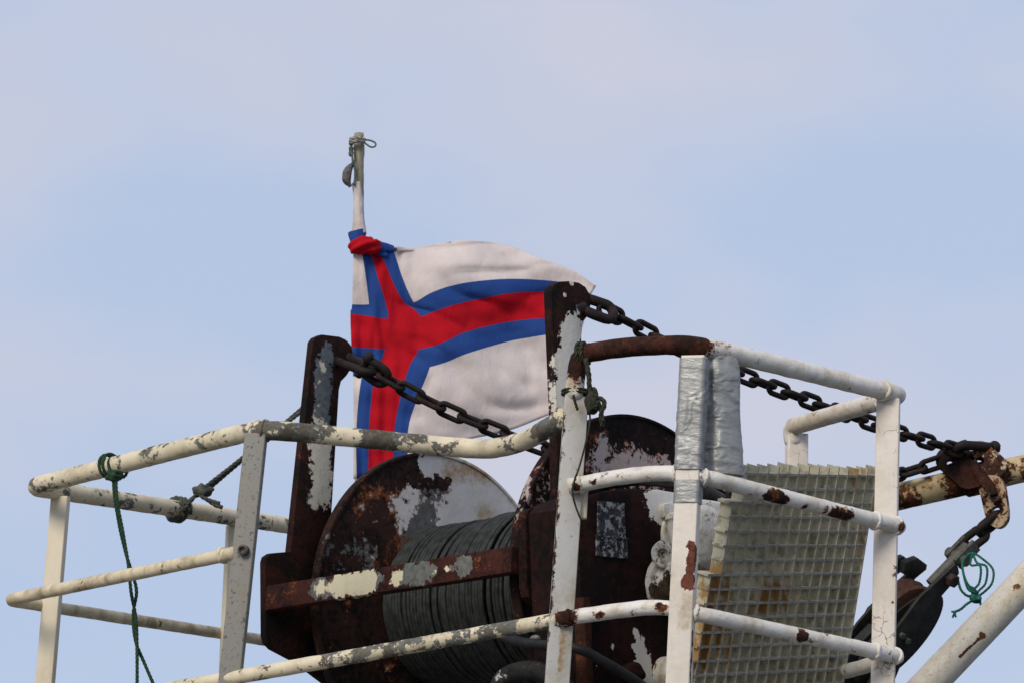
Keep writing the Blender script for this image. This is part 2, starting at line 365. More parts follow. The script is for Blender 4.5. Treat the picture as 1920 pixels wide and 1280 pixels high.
# ------------------------------------------------------------------ left guard rail
g1 = thing('guard_rail', 'long cream guard rail with flaking paint and bent top pipe in front of the winch', 'railing', V((-1.2, 10.6, DECK)))
bm = new_bm()
path = fillet([(P(1062, 782, 9.68), .01), (P(985, 826, 9.92), .13), (P(925, 842, 10.06), .12), (P(850, 838, 10.14), .2), (P(700, 823, 10.14), .2), (P(497, 804, 10.10), .10), (P(440, 815, 10.25), .1), (P(58, 912, 11.02), .065), (P(545, 985, 12.2), .2), (P(720, 1012, 12.6), .1)], .08); tube(bm, path, .0345, 22, .05)
weld(bm, path, [P(468, 808, 10.12), P(496, 806, 10.1), P(1052, 788, 9.68)], 0.034); obj('top_rail', bm, M_cream, g1)
bm = new_bm(); path = fillet([(P(440, 1036, 10.12), .01), (P(14, 1124, 11.0), .05), (P(500, 1200, 12.2), .2), (P(640, 1222, 12.6), .1)], .06); tube(bm, path, .0235, 18, .05); weld(bm, path, [P(424, 1039, 10.16)], 0.0235); obj('middle_rail', bm, M_cream_mid, g1)
bm = new_bm(); tube(bm, fillet([(P(1045, 1161, 9.66), .01), (P(700, 1223, 9.93), .2), (P(400, 1276, 10.14), .2), (P(-40, 1358, 11.0), .06), (P(500, 1412, 12.2), .1)], .06), .0255, 18, .05); obj('lower_rail', bm, M_cream, g1)
a, b = post_line((114, 930), (83, 1300), 11.12); bm = new_bm(); beam(bm, a, b, V((.93, -.36, 0)), .072, .03); obj('post', bm, M_post_cream, g1)
a, b = post_line((481, 812), (429, 1300), 10.12); bm = new_bm(); beam(bm, a, b, V((.96, -.28, 0)), .078, .03)
pgrey = obj('post', bm, M_post_grey, g1)
bm = new_bm(); c = P(457, 1031, 10.095); nrm = V((-.28, -.96, 0)); lathe(bm, c, nrm, [(-.01, .019), (.012, .019), (.014, .016), (.016, .012), (.006, .009), (.004, .002)], 24)
obj('bolt', bm, plain('dark_bolt', (.05, .045, .04), (.12, .11, .1), 80, .6, .3), pgrey, True, 40)
a, b = post_line((440, 985), (425, 1300), 11.95); bm = new_bm(); beam(bm, a, b, V((.8, .6, 0)), .07, .03); obj('post', bm, M_post_cream, g1)

# ------------------------------------------------------------------ right guard rail (basket)
g2 = thing('guard_rail', 'white pipe basket rail with rust patches and duct taped corner post', 'railing', V((.6, 9.8, DECK)))
bm = new_bm()
path = fillet([(P(1076, 738, 9.66), .01), (P(1085, 664, 9.66), .045), (P(1180, 649, 9.59), .15), (P(1290, 646, 9.5), .05), (P(1345, 656, 9.54), .1), (P(1688, 740, 10.02), .035), (P(1483, 800, 10.6), .05), (P(1487, 826, 10.6), .01)], .06); tube(bm, path, .0325, 22, .06, round_cap=True)
weld(bm, path, [P(1640, 752, 10.09), P(1655, 733, 9.97)], 0.0325); obj('top_rail', bm, M_white_rail, g2)
bm = new_bm(); path = fillet([(P(1066, 911, 9.63), .01), (P(1160, 893, 9.6), .12), (P(1245, 884, 9.54), .1), (P(1320, 893, 9.47), .1), (P(1690, 987, 9.99), .03), (P(1650, 998, 10.1), .05)], .06); tube(bm, path, .0265, 20, .07); weld(bm, path, [P(1085, 908, 9.63), P(1272, 887, 9.51), P(1322, 894, 9.48), P(1642, 974, 9.93), P(1684, 986, 9.98)], 0.0265); obj('middle_rail', bm, M_white_rail, g2)
bm = new_bm(); path = fillet([(P(1046, 1160, 9.64), .01), (P(1140, 1146, 9.6), .12), (P(1235, 1135, 9.54), .1), (P(1310, 1150, 9.47), .1), (P(1686, 1230, 9.99), .03), (P(1585, 1258, 10.33), .05)], .06); tube(bm, path, .0255, 20, .07); weld(bm, path, [P(1066, 1158, 9.63), P(1258, 1140, 9.52), P(1304, 1149, 9.475), P(1634, 1219, 9.92), P(1676, 1228, 9.98)], 0.0255); obj('lower_rail', bm, M_white_rail, g2)
w34 = V((.94, -.34, 0))
a, b = post_line((1081, 742), (1043, 1300), 9.66); bm = new_bm(); beam(bm, a, b, V((.99, .12, 0)), .080, .028); obj('post', bm, M_post_mid, g2)
a, b = post_line((1302, 668), (1272, 1300), 9.49); post4 = (a, b); bm = new_bm(); beam(bm, a, b, w34, .080, .045); p4 = obj('post', bm, M_post_near, g2)
a, b = post_line((1666, 748), (1655, 1300), 10.0); bm = new_bm(); beam(bm, a, b, V((.97, -.25, 0)), .080, .04); obj('post', bm, M_post_right, g2)
a, b = post_line((1494, 812), (1490, 1300), 10.6); bm = new_bm(); beam(bm, a, b, V((.97, .25, 0)), .078, .04); obj('post', bm, M_post_right, g2)
bm = new_bm(); beam(bm, P(1094, 912, 9.68), P(1091, 972, 9.68), V((1, 0, 0)), .032, .03); obj('bracket', bm, M_back_rail, g2)

# duct tape: wrinkled wrap round the near post and a padded taped bundle behind its right side
def tape_mat():
    s = NT('duct_tape'); n = s.ns(9, 5, .6, stretch=(1, 1, 3))
    s.l(s.mix(s.mr(n, .3, .7), (.19, .195, .195), (.31, .32, .315)), s.b.inputs['Base Color'])
    s.b.inputs['Metallic'].default_value = .25; s.b.inputs['Roughness'].default_value = .38
    s.bump(s.ns(45, 5, .6, stretch=(1, 1, 2.5), dist=.6), .3, .005); return s.m
M_tape = tape_mat()
def wrap(a, b, wdir, w, d, amp, seed, ends=True, power=8, taper=None):
    t = (b - a).normalized(); wd = (wdir - t * wdir.dot(t)).normalized(); dd = t.cross(wd)
    bm = new_bm(); n = int((b - a).length / .0035); K = 56; rings = []
    for i in range(n + 1):
        z = i / n; c = a.lerp(b, z); ring = []
        for k in range(K):
            th = 2 * math.pi * k / K; cx, sy = math.cos(th), math.sin(th)
            e = (abs(cx) ** power + abs(sy) ** power) ** (-1 / power)
            x, y = cx * e * w / 2, sy * e * d / 2
            q = V((th * .9 + seed, z * (b - a).length * 15 + math.sin(th * 1.0 + seed) * 1.6 + 1.3 * noise.noise(V((th * 1.3, z * 9, seed))), seed))
            h = noise.noise(q) + .5 * noise.noise(q * 2.3); h = (1 - min(1, abs(h) * 2.2)) ** 2 * (.5 + noise.noise(q * .37))
            lay = ((z * (b - a).length / .048 + th / 6.28 + .5 * noise.noise(V((z * 5, seed, 1)))) % 1.0) * .0009
            o_ = amp * h + lay; s_ = taper(z) if taper else 1
            ring.append(bm.verts.new(c + (wd * x + dd * y) * s_ + (wd * cx + dd * sy) * o_))
        rings.append(ring)
    for A, B in zip(rings, rings[1:]):
        for k in range(K): bm.faces.new((A[k], A[(k + 1) % K], B[(k + 1) % K], B[k]))
    bm.faces.new(rings[0]); bm.faces.new(rings[-1]); return bm
A4, B4 = post4
def on4(py): # point on near post axis at picture height py
    k = (py - 668) / (1300 - 668); q0 = P(1302, 668, 9.49); q1 = P(1272, 1300, 9.49); return q0.lerp(q1, k)
obj('tape_wrap', wrap(on4(674), on4(885), w34, .090, .056, .0055, 1.3), M_tape, p4, True, 60)
obj('tape_wrap', wrap(on4(905), on4(948), w34, .086, .051, .0045, 4.3), M_tape, p4, True, 60)
bm = wrap(P(1351, 672, 9.58), P(1357, 893, 9.58), V((.9, .3, 0)), (.118), .11, .010, 9.1, power=3.2, taper=lambda z: .9 + .1 * math.sin(z * 2.2) + .04 * math.sin(z * 9))
tp = obj('taped_padding', bm, M_tape, p4, True, 60)

# ------------------------------------------------------------------ winch
c1 = P(817, 1142, 11.5); c2 = P(1186, 1083, 10.7)
ax = c2 - c1; ax.z = 0; ALEN = ax.length; ax.normalize(); nn = V((-ax.y, ax.x, 0))   # nn: right and away
if nn.y < 0: nn = -nn
winch = thing('winch', 'rusty trawl winch with two flanged drum and peeling white and black paint', 'winch', V((c1.x, c1.y, DECK)))
RF = .605
fl1_c = P(905, 935, 11.4)
LP = c1 - ax * .10; RP = c2 + ax * .13
def L(px, py): return PP(px, py, LP, ax)
def Rr(px, py): return PP(px, py, RP, ax)
def LB(px, py, r, am, px2=None, py2=None): a_ = L(px, py); return (a_, L(px2, py2) if px2 is not None else a_, r, am)
def RB(px, py, r, am, px2=None, py2=None): a_ = Rr(px, py); return (a_, Rr(px2, py2) if px2 is not None else a_, r, am)
def FB(c, px, py, r, am, px2=None, py2=None): a_ = PP(px, py, c, ax); return (a_, PP(px2, py2, c, ax) if px2 is not None else a_, r, am)
M_plate_l = peel('rusted_plate_far', (.52, .49, .40), (.12, .14, .155), rm=(.026, .0085, .006), ro=(.13, .035, .016), bias=-.85, scale=17, amp=1.7, pw=.03, halo=.7, grime=.4, orange=.57, off=(0, 3, 0), lump=.5,
    blobs=(LB(598, 685, .04, .75, 594, 780), LB(607, 690, .012, .5), LB(606, 815, .062, 1.4, 600, 930), LB(650, 637, .008, 1.0)), primblobs=(LB(612, 660, .042, 1.25, 606, 800), LB(588, 935, .032, .9)))
M_plate_r = peel('rusted_plate_near', (.58, .56, .50), (.15, .17, .185), rm=(.026, .0085, .006), ro=(.13, .035, .016), bias=-.9, scale=16, amp=1.7, pw=.05, halo=.6, grime=.3, orange=.58, off=(6, 3, 0), lump=.5,
    blobs=(RB(1074, 618, .07, 1.5, 1060, 750), RB(1088, 580, .022, .8), RB(1058, 553, .012, 1.2), RB(1072, 531, .012, 1.2)), primblobs=(RB(1052, 690, .03, 1.0), RB(1080, 560, .035, .6)))
M_fl1 = peel('flange_worn_white_and_rust', (.53, .53, .53), (.12, .125, .125), (.005, .004, .004), (.034, .016, .012), (.27, .085, .028), bias=-.50, stains=(FB(c1, 840, 880, .05, .9, 905, 885), FB(c1, 905, 965, .05, .7), FB(c1, 955, 935, .03, .5)), fleck=.8, scale=9, amp=2.1, pw=.10, halo=.95, grime=.28, speck=.15, orange=.555, off=(2, 0, 2), lump=.5, fine=.42,
    blobs=(FB(c1, 892, 925, .20, 1.5, 990, 990), FB(c1, 800, 868, .06, 1.2, 850, 862), FB(c1, 835, 905, .07, -.55, 855, 960), FB(c1, 700, 985, .2, .25), FB(c1, 765, 950, .12, .35), FB(c1, 850, 985, .12, .6), FB(c1, 620, 1160, .2, -.4)), primblobs=(FB(c1, 815, 1000, .15, .75), FB(c1, 640, 1050, .16, .3)))
M_fl2 = peel('flange_worn_dark_and_pink', (.40, .33, .32), (.11, .10, .11), (.004, .0035, .0035), (.020, .010, .009), (.22, .06, .025), bias=-.5, scale=13, amp=2.2, pw=.05, halo=.9, grime=.3, speck=.4, orange=.585, off=(2, 6, 2), lump=.6, fine=.45,
    blobs=(FB(c2, 1130, 868, .09, .75, 1225, 885), FB(c2, 985, 960, .06, .55, 1010, 900), FB(c2, 1160, 788, .07, -.8, 1270, 810), FB(c2, 1340, 945, .06, .6)))
M_gear = peel('gearbox_oily_rust', (.66, .64, .61), (.2, .2, .2), (.005, .003, .003), (.022, .007, .005), (.085, .020, .011), bias=-1.05, scale=10, amp=1.9, pw=.04, halo=.6, grime=.2, orange=.60, off=(3, 0, 6), lump=.35,
    blobs=(FB(c2 + ax * .40, 1238, 942, .075, 2.2, 1330, 960), FB(c2 + ax * .40, 1222, 930, .025, 1.2), FB(c2 + ax * .40, 1192, 1185, .02, 1.5), FB(c2 + ax * .40, 1200, 1215, .04, 1.9, 1215, 1275), FB(c2 + ax * .40, 1150, 1211, .010, 1.4), FB(c2 + ax * .40, 1118, 1250, .010, 1.3)))
def side(pts, fn): return [fn(x, y) for x, y in pts]
bm = new_bm()
slab(bm, side([(587, 640), (593, 632), (604, 627), (637, 631), (650, 637), (659, 648), (662, 662), (659, 690), (650, 704), (640, 714), (636, 730), (622, 960), (640, 1050), (800, 1100), (800, 1330), (680, 1330), (640, 1300), (560, 1240), (514, 1216), (502, 1204), (499, 1190), (498, 1052), (501, 1042), (510, 1036), (545, 1033)], L), ax, .036)
obj('side_plate', bm, M_plate_l, winch, True, 35)
bm = new_bm()
slab(bm, side([(1034, 548), (1038, 536), (1050, 528), (1068, 527), (1086, 530), (1098, 538), (1106, 552), (1108, 572), (1102, 592), (1094, 604), (1091, 620), (1088, 760), (1085, 960), (1120, 1050), (1200, 1100), (1200, 1330), (1090, 1330), (1060, 1200), (1040, 1152), (1003, 1130), (992, 1118), (988, 1100), (986, 970), (989, 958), (999, 951), (1040, 946), (1046, 930), (1044, 780)], Rr), ax, .042)
obj('side_plate', bm, M_plate_r, winch, True, 35)
# crossbar between the two brackets
def n_of(p, c): return (p - c).dot(nn)
NB = -(RF + .075)
def on_axis(a_, z): return c1 + ax * a_ + nn * NB + V((0, 0, z))
b0 = L(506, 1122) + ax * .003; b1 = Rr(984, 1047) - ax * .044
bm = new_bm(); beam(bm, b0, b1, V((0, 0, 1)), .094, .05, .006)
cb = obj('crossbar', bm, plain('tmp_bar', RUST_D, RUST_M), winch, True, 35)
# paint left on the crossbar front, in places along it
def at_bar(px):
    # point of the bar front seen at picture column px
    best = None
    for k in range(401):
        q = (b0 - nn * .026).lerp(b1 - nn * .026, k / 400); d = q.dot(fwd); x = 960 + F * q.dot(rt) / d
        if best is None or abs(x - px) < best[0]: best = (abs(x - px), q)
    return best[1]
M_bar2 = peel('crossbar_rust_and_cream', (.66, .60, .42), (.16, .17, .155), (.020, .008, .007), (.055, .017, .013), (.36, .12, .025), bias=-1.05, scale=15, amp=1.5, pw=.10, halo=1.0, grime=.12, orange=.565, off=(1, 1, 6), lump=.35,
    blobs=[(at_bar(636), at_bar(690), .055, 1.9), (at_bar(598), at_bar(606), .04, 1.3), (at_bar(742), at_bar(742), .036, 1.8), (at_bar(838), at_bar(842), .022, 1.2), (at_bar(812), at_bar(815), .015, 1.1)],
    primblobs=[(at_bar(770), at_bar(790), .06, 1.5), (at_bar(866), at_bar(874), .045, 1.4), (at_bar(590), at_bar(615), .05, .8), (at_bar(712), at_bar(716), .03, 1.3)])
cb.data.materials[0] = M_bar2
# flanges
def flange(c, mat, RF):
    bm = new_bm(); t = .016
    lathe(bm, c, ax, [(-t, .05), (-t, RF - .012), (-t - .006, RF - .010), (-t - .006, RF - .001), (-t - .003, RF + .002), (t + .003, RF + .002), (t + .006, RF - .001), (t + .006, RF - .010), (t, RF - .012), (t, .05)], 128)
    return obj('flange', bm, mat, winch, True, 30)
flange(c1, M_fl1, .622); flange(c2, M_fl2, .605)
# drum barrel and the wire wound on it
RD = .30
bm = new_bm(); lathe(bm, c1, ax, [(.01, RD - .03), (ALEN - .01, RD - .03)], 64); obj('drum', bm, plain('dark_drum_steel', (.015, .013, .012), (.03, .025, .02)), winch, True, 40)
def wire():
    bm = new_bm(); u = V((0, 0, 1)); w = ax.cross(u); turns = 58; per = 60
    a0, a1 = .03, ALEN - .05; rw = (a1 - a0) / turns / 2
    for layer, (rad0, seed, s0, s1) in enumerate(((RD, 0, 0, 1), (RD + rw * 1.7, 5, .04, .97))):
        nT = int(turns * (s1 - s0)); pts = []
        for i in range(nT * per + 1):
            th = 2 * math.pi * i / per; z = s0 + (s1 - s0) * i / (nT * per)
            jit = noise.noise(V((i / per * .9, seed, .3))) * rw * 1.5 + noise.noise(V((i / per * 2.7, seed, 2.2))) * rw * .5
            rr = rad0 + rw * (1.1 * noise.noise(V((i / per * 1.3, seed, 7.7))) + .25 * noise.noise(V((i / 14, seed, 1.2)))) + (.02 if layer and .35 < z < .8 else 0) * math.sin(max(0, min(1, (z - .35) / .45)) * math.pi)
            pts.append(c1 + ax * (a0 + (a1 - a0) * z + jit) + (u * math.cos(th) + w * math.sin(th)) * rr)
        tube(bm, pts, rw * 1.04, 6)
    s = NT('tarred_wire'); n = s.ns(30, 6, .65); n2 = s.ns(4, 4, .6)
    s.l(s.mix(s.mr(n, .3, .7), (.009, .011, .010), (.036, .041, .038)), s.b.inputs['Base Color']); s.b.inputs['Roughness'].default_value = .6
    s.b.inputs['Specular IOR Level'].default_value = .25
    s.bump(s.ns(140, 3, .6), .5, .003)
    return obj('wire_coil', bm, s.m, winch)
wire()
# gearbox housing on the outside of the near plate
GP = c2 + ax * .40
def G(px, py): return PP(px, py, GP, ax)
bm = new_bm()
slab(bm, [G(*p) for p in ((1082, 950), (1095, 932), (1130, 920), (1180, 914), (1240, 916), (1300, 926), (1350, 948), (1385, 985), (1400, 1030), (1400, 1330), (1110, 1330), (1094, 1250), (1090, 1150), (1084, 1000))], ax, .25, .02)
gb = obj('gearbox', bm, M_gear, winch, True, 40)
bm = new_bm(); q = [G(*p) + ax * .006 for p in ((1119, 938), (1169, 943), (1171, 1008), (1175, 1010), (1175, 1047), (1117, 1041), (1116, 1002), (1119, 1000))]
slab(bm, q, ax, .006, .001)
M_np = peel('corroded_data_plate', (.30, .32, .35), (.02, .022, .03), (.012, .014, .022), (.06, .062, .07), (.16, .15, .12), bias=-.12, scale=42, amp=2.6, pw=.15, halo=.2, grime=.5, orange=.6)
obj('data_plate', bm, M_np, gb, False)
bm = new_bm(); beam(bm, G(1119, 1003) + ax * .009, G(1173, 1010) + ax * .009, V((0, 0, 1)), .006, .006, .001); obj('seam_strip', bm, M_np, gb, False)
# arched dark strip put in for the dark gap over the gearbox
bm = new_bm(); tube(bm, catmull([G(1070, 945) - ax * .05, G(1110, 915) - ax * .05, G(1170, 897) - ax * .05, G(1235, 893) - ax * .05, G(1310, 905) - ax * .05, G(1370, 935) - ax * .05], 8), .028, 12); obj('gap_strip', bm, plain('dark_gap_strip', (.012, .012, .012), (.035, .03, .027), 30, .6), winch)
bm = new_bm(); beam(bm, G(1088, 1120) + ax * .01, G(1094, 1330) + ax * .01, nn, .035, .05, .004); obj('rib', bm, peel('orange_rust', bias=-2, rm=(.05, .016, .009), rd=(.016, .008, .006), ro=(.13, .045, .014), orange=.55), gb)
# white motor bolted to the gearbox
M_motor = peel('white_motor_paint', (.64, .63, .60), (.2, .2, .18), (.03, .022, .015), (.09, .06, .035), (.2, .1, .04), bias=.30, scale=20, amp=1.7, pw=.14, halo=.8, grime=.7, grimec=(.33, .29, .18), speck=.4, off=(1, 4, 1), lump=.9,
    blobs=(FB(GP + ax * .08, 1215, 1112, .05, -1.1, 1262, 1108), FB(GP + ax * .05, 1335, 1065, .035, -1.2)))
mc = G(1292, 1010); M_hose0 = plain('dark_port', (.008, .008, .008), (.03, .025, .02))
bm = new_bm()
lathe(bm, mc, ax, [(-.01, .145), (.03, .145), (.036, .138), (.04, .12), (.10, .112), (.13, .118), (.16, .112), (.18, .09), (.19, .05), (.192, .01)], 40)
UPZ = V((-.06, .02, 1)).normalized()
lathe(bm, G(1262, 1008) + ax * .10, UPZ, [(.078, .02), (.078, .07), (.070, .084), (.052, .086), (.046, .078), (.03, .076), (-.03, .058), (-.06, .052), (-.075, .06), (-.09, .058), (-.09, .02)], 36)
lathe(bm, G(1243, 1095) + ax * .03, ax, [(-.02, .098), (.03, .098), (.036, .09), (.04, .078), (.10, .074), (.115, .084), (.14, .084), (.146, .076), (.146, .01)], 36)
lathe(bm, G(1228, 1044) + ax * .06, (ax - nn * .5).normalized(), [(-.06, .040), (.05, .040), (.056, .048), (.08, .048), (.084, .042), (.084, .022), (.06, .020)], 28)
lathe(bm, G(1338, 1000) + ax * .04, ax, [(-.04, .075), (.05, .075), (.056, .068), (.06, .05), (.12, .046), (.126, .038), (.126, .005)], 32)
beam(bm, G(1290, 952) + ax * .0, G(1345, 960) + ax * .0, V((0, 0, 1)), .07, .12, .015)
beam(bm, G(1235, 958) + ax * .0, G(1290, 952) + ax * .01, V((0, 0, 1)), .05, .10, .015)
for v_ in bm.verts: v_.co -= ax * max(0, (v_.co - GP).dot(ax)) * .45; v_.co += V((noise.noise(v_.co * 22), noise.noise(v_.co * 22 + V((5, 0, 0))), noise.noise(v_.co * 22 + V((0, 5, 0))))) * .004
mo = obj('motor', bm, M_motor, winch, True, 50)
for px, py in ((1240, 1040), (1258, 1055), (1338, 975), (1336, 1062)):
    bm = new_bm(); lathe(bm, G(px, py) + ax * .13, ax, [(-.06, .016), (.0, .016), (.003, .013), (.004, .004)], 6); obj('bolt', bm, M_motor, mo, True, 30)
bm = new_bm(); lathe(bm, G(1228, 1044) + (ax - nn * .5).normalized() * .12 + ax * .06, (ax - nn * .5).normalized(), [(-.01, .021), (.022, .021), (.024, .012)], 20); obj('port', bm, M_hose0, mo, True, 30)
bm = new_bm(); tube(bm, fillet([G(1250, 1330) + ax * .08, (G(1228, 1220) + ax * .12, .05), G(1262, 1248) + ax * .05], .05), .027, 16, .06); obj('elbow_pipe', bm, M_motor, mo)
bm = new_bm(); lathe(bm, G(1246, 1262) + ax * .0, ax, [(-.02, .06), (.03, .06), (.036, .052), (.07, .048), (.075, .03), (.05, .028)], 24); obj('fitting', bm, M_motor, mo, True, 40)
bm = new_bm(); blobmesh(bm, G(1178, 1262) + ax * .02, .045, .04, .04, .3, 25); obj('fitting', bm, M_gear, mo)

# hoses in front of the drum, low down
M_hose = plain('black_hose_rubber', (.006, .0065, .007), (.016, .016, .016), 25, .6)
bm = new_bm(); tube(bm, catmull([P(945, 1193, 10.15), P(985, 1204, 10.0), P(1030, 1209, 9.9), P(1085, 1216, 9.85), P(1130, 1238, 9.85), P(1180, 1268, 9.9), P(1240, 1310, 10.0)], 12), .017, 14)
tag(obj('hydraulic_hose', bm, M_hose), 'thin black hose sagging across the winch below the lower white rail', 'hose')
bm = new_bm(); blobmesh(bm, P(1003, 1196, 10.0), .02, .02, .014, .3, 40, 3); tag(obj('hose_clamp', bm, plain('pale_corroded_clamp', (.08, .075, .065), (.24, .22, .19), 60, .7)), 'small pale corroded clamp on the black hose beside the chalky post', 'clamp')
bm = new_bm(); tube(bm, catmull([P(925, 1340, 10.1), P(940, 1278, 10.1), P(975, 1258, 10.05), P(1020, 1260, 10.0), P(1060, 1290, 9.95), P(1085, 1340, 9.95)], 12), .034, 16)
tag(obj('hydraulic_hose', bm, peel('worn_hose', (.42, .42, .40), (.06, .06, .06), (.01, .01, .01), (.025, .025, .025), (.04, .04, .04), bias=-.22, scale=9, amp=1.2, halo=0, pw=.05, blobs=(PB(1018, 1256, 10, .022, .6),))), 'thick black hose loop with a pale patch at the bottom edge', 'hose')

# ------------------------------------------------------------------ chains
M_chain = plain('rusty_chain_iron', (.006, .004, .004), (.017, .009, .007), 30, .75, c3=(.038, .015, .009))
def link_mesh(name, pitch, wire_r, width):
    bm = new_bm(); r = width / 2 - wire_r; h = pitch / 2 + wire_r - r; pts = []
    for k in range(13): a_ = -math.pi / 2 + math.pi * k / 12; pts.append(V((h + r * math.cos(a_), r * math.sin(a_), 0)))
    for k in range(13): a_ = math.pi / 2 + math.pi * k / 12; pts.append(V((-h + r * math.cos(a_), r * math.sin(a_), 0)))
    m = []
    for i in range(len(pts)):
        m.append(pts[i])
        if i in (12, 25): 
            q = pts[(i + 1) % len(pts)]
            for t in (.25, .5, .75): m.append(pts[i].lerp(q, t))
    tube_closed(bm, m, wire_r, 10)
    me = bpy.data.meshes.new(name); bmesh.ops.recalc_face_normals(bm, faces=bm.faces); bm.to_mesh(me); bm.free(); me.materials.append(M_chain)
    me.polygons.foreach_set('use_smooth', [True] * len(me.polygons)); return me
def tube_closed(bm, pts, r, seg):
    n = len(pts); rings = []
    for i in range(n):
        t = (pts[(i + 1) % n] - pts[i - 1]).normalized(); u = V((0, 0, 1)); w = t.cross(u)
        rings.append([bm.verts.new(pts[i] + (u * math.cos(2 * math.pi * k / seg) + w * math.sin(2 * math.pi * k / seg)) * r) for k in range(seg)])
    for i in range(n):
        A, B = rings[i], rings[(i + 1) % n]
        for k in range(seg): bm.faces.new((A[k], A[(k + 1) % seg], B[(k + 1) % seg], B[k]))
PITCH_C = .090
LM = link_mesh('link', PITCH_C, .0108, .068)
def place(me, name, parent, p, t, roll, sc=1.):
    t = t.normalized(); v0 = V((0, -1, 0)); v0 = (v0 - t * v0.dot(t)).normalized(); w0 = t.cross(v0)
    y = w0 * math.cos(roll) + v0 * math.sin(roll); z = t.cross(y)
    o = bpy.data.objects.new(name, me); COL.objects.link(o); o.parent = parent
    q = p - parent.location
    o.matrix_local = Matrix(((t.x * sc, y.x * sc, z.x * sc, q.x), (t.y * sc, y.y * sc, z.y * sc, q.y), (t.z * sc, y.z * sc, z.z * sc, q.z), (0, 0, 0, 1)))
    return o
def chain(root, pts, roll0, wob=.15):
    ps = catmull(pts, 30); Ls = [0]
    for a_, b_ in zip(ps, ps[1:]): Ls.append(Ls[-1] + (b_ - a_).length)
    n = int(Ls[-1] / PITCH_C); res = resample(ps, PITCH_C)
    for i, (a_, b_) in enumerate(zip(res, res[1:])):
        place(LM, 'link', root, (a_ + b_) / 2, b_ - a_, roll0 + (math.pi / 2) * (i % 2) + wob * noise.noise(V((i * 1.7, 2, 3))))
    return res
def shackle(parent, p_eye, p_far, r, half, roll):
    """bow shackle: pin at p_eye, bow round p_far"""
    t = (p_far - p_eye); Ln = t.length; t.normalize(); v0 = V((0, -1, 0)); v0 = (v0 - t * v0.dot(t)).normalized(); w0 = t.cross(v0)
    y = w0 * math.cos(roll) + v0 * math.sin(roll)
    pts = [p_eye - y * half * .85, p_eye + t * Ln * .45 - y * half]
    for k in range(9): a_ = -math.pi / 2 + math.pi * k / 8; pts.append(p_far - t * half * .9 + t * half * .9 * math.cos(a_) + y * half * math.sin(a_))
    pts += [p_eye + t * Ln * .45 + y * half, p_eye + y * half * .85]
    bm = new_bm(); tube(bm, pts, r, 12, .12)
    for s_ in (-1, 1): blobmesh(bm, p_eye + y * half * s_ * .85, r * 1.35, r * 1.35, r * 1.35, .25, 60, 3)
    tube(bm, [p_eye - y * half * 1.5, p_eye + y * half * 1.5], r * .95, 12)
    return obj('shackle', bm, M_chain, parent)
yoke = P(1845, 852, 11.8)
ch1 = thing('chain', 'rusty iron chain from the far plate crossing in front of the flag', 'chain', P(640, 672, 11.05), 'chains stayed to the boom')
e1 = L(645, 672) - ax * .018
shackle(ch1, e1, P(704, 696, 11.08), .0175, .040, .9)
shackle(ch1, P(683, 684, 11.08), P(726, 712, 11.09), .0165, .040, 2.3)
chain(ch1, [P(714, 703, 11.08), P(770, 735, 11.09), P(850, 774, 11.11), P(930, 806, 11.14), P(1030, 844, 11.2), P(1180, 892, 11.3), P(1330, 925, 11.42), P(1480, 930, 11.55), P(1600, 912, 11.65), P(1690, 888, 11.72), P(1765, 864, 11.76)], .95, .1)
shackle(ch1, P(1812, 848, 11.78), P(1762, 866, 11.76), .017, .035, .3)
ch2 = thing('chain', 'rusty iron chain from the near plate passing behind the white top rail', 'chain', P(1090, 570, 10.3), 'chains stayed to the boom')
e2 = Rr(1096, 566) - ax * .02
shackle(ch2, e2, P(1150, 590, 10.36), .019, .034, .5)
chain(ch2, [P(1128, 578, 10.36), P(1180, 605, 10.44), P(1240, 636, 10.55), P(1310, 668, 10.68), P(1390, 702, 10.82), P(1480, 737, 11.0), P(1560, 767, 11.16), P(1640, 795, 11.34), P(1730, 824, 11.55), P(1800, 845, 11.72)], -.08, .12)
shackle(ch2, P(1856, 846, 11.78), P(1790, 842, 11.7), .020, .036, 1.2)

# ------------------------------------------------------------------ boom, hanging link, block
M_boom = peel('boom_cream_over_rust', (.50, .40, .22), (.35, .32, .25), (.03, .012, .008), (.085, .028, .015), (.26, .10, .03), bias=.12, scale=12, amp=1.8, pw=.05, halo=1.0, grime=.5, grimec=(.26, .15, .05), orange=.58, off=(2, 2, 2),
    blobs=(PB(1700, 940, 11.8, .06, -.8), PB(1800, 905, 11.77, .07, -.5, 1870, 890, 11.77)))
boom = thing('boom', 'rusty cream boom pipe with welded lugs reaching off to the right', 'boom', P(1690, 935, 11.8))
bm = new_bm(); tube(bm, resample([P(1440, 985, 11.8), P(1850, 893, 11.8), P(2150, 826, 11.8)], .03), .056, 28, .02); obj('pipe', bm, M_boom, boom)
bt = (P(2150, 826, 11.8) - P(1440, 985, 11.8)).normalized()
bm = new_bm(); lathe(bm, P(1850, 893, 11.8), bt, [(-.10, .058), (-.09, .066), (.06, .066), (.07, .058)], 32); obj('collar', bm, M_boom, boom, True, 40)
M_lugd = peel('lug_dark_rust', (.36, .30, .22), (.10, .07, .05), (.012, .006, .005), (.045, .016, .010), (.18, .06, .02), bias=-.45, scale=15, amp=1.8, halo=.9, orange=.57, off=(3, 4, 0))
M_lug = peel('lug_rust_and_tan', (.40, .33, .24), (.16, .13, .11), (.02, .01, .008), (.06, .024, .014), (.22, .08, .03), bias=-.12, scale=15, amp=1.8, halo=.9, orange=.56, off=(3, 0, 0))
ln = V((-.25, -.95, .1)).normalized()
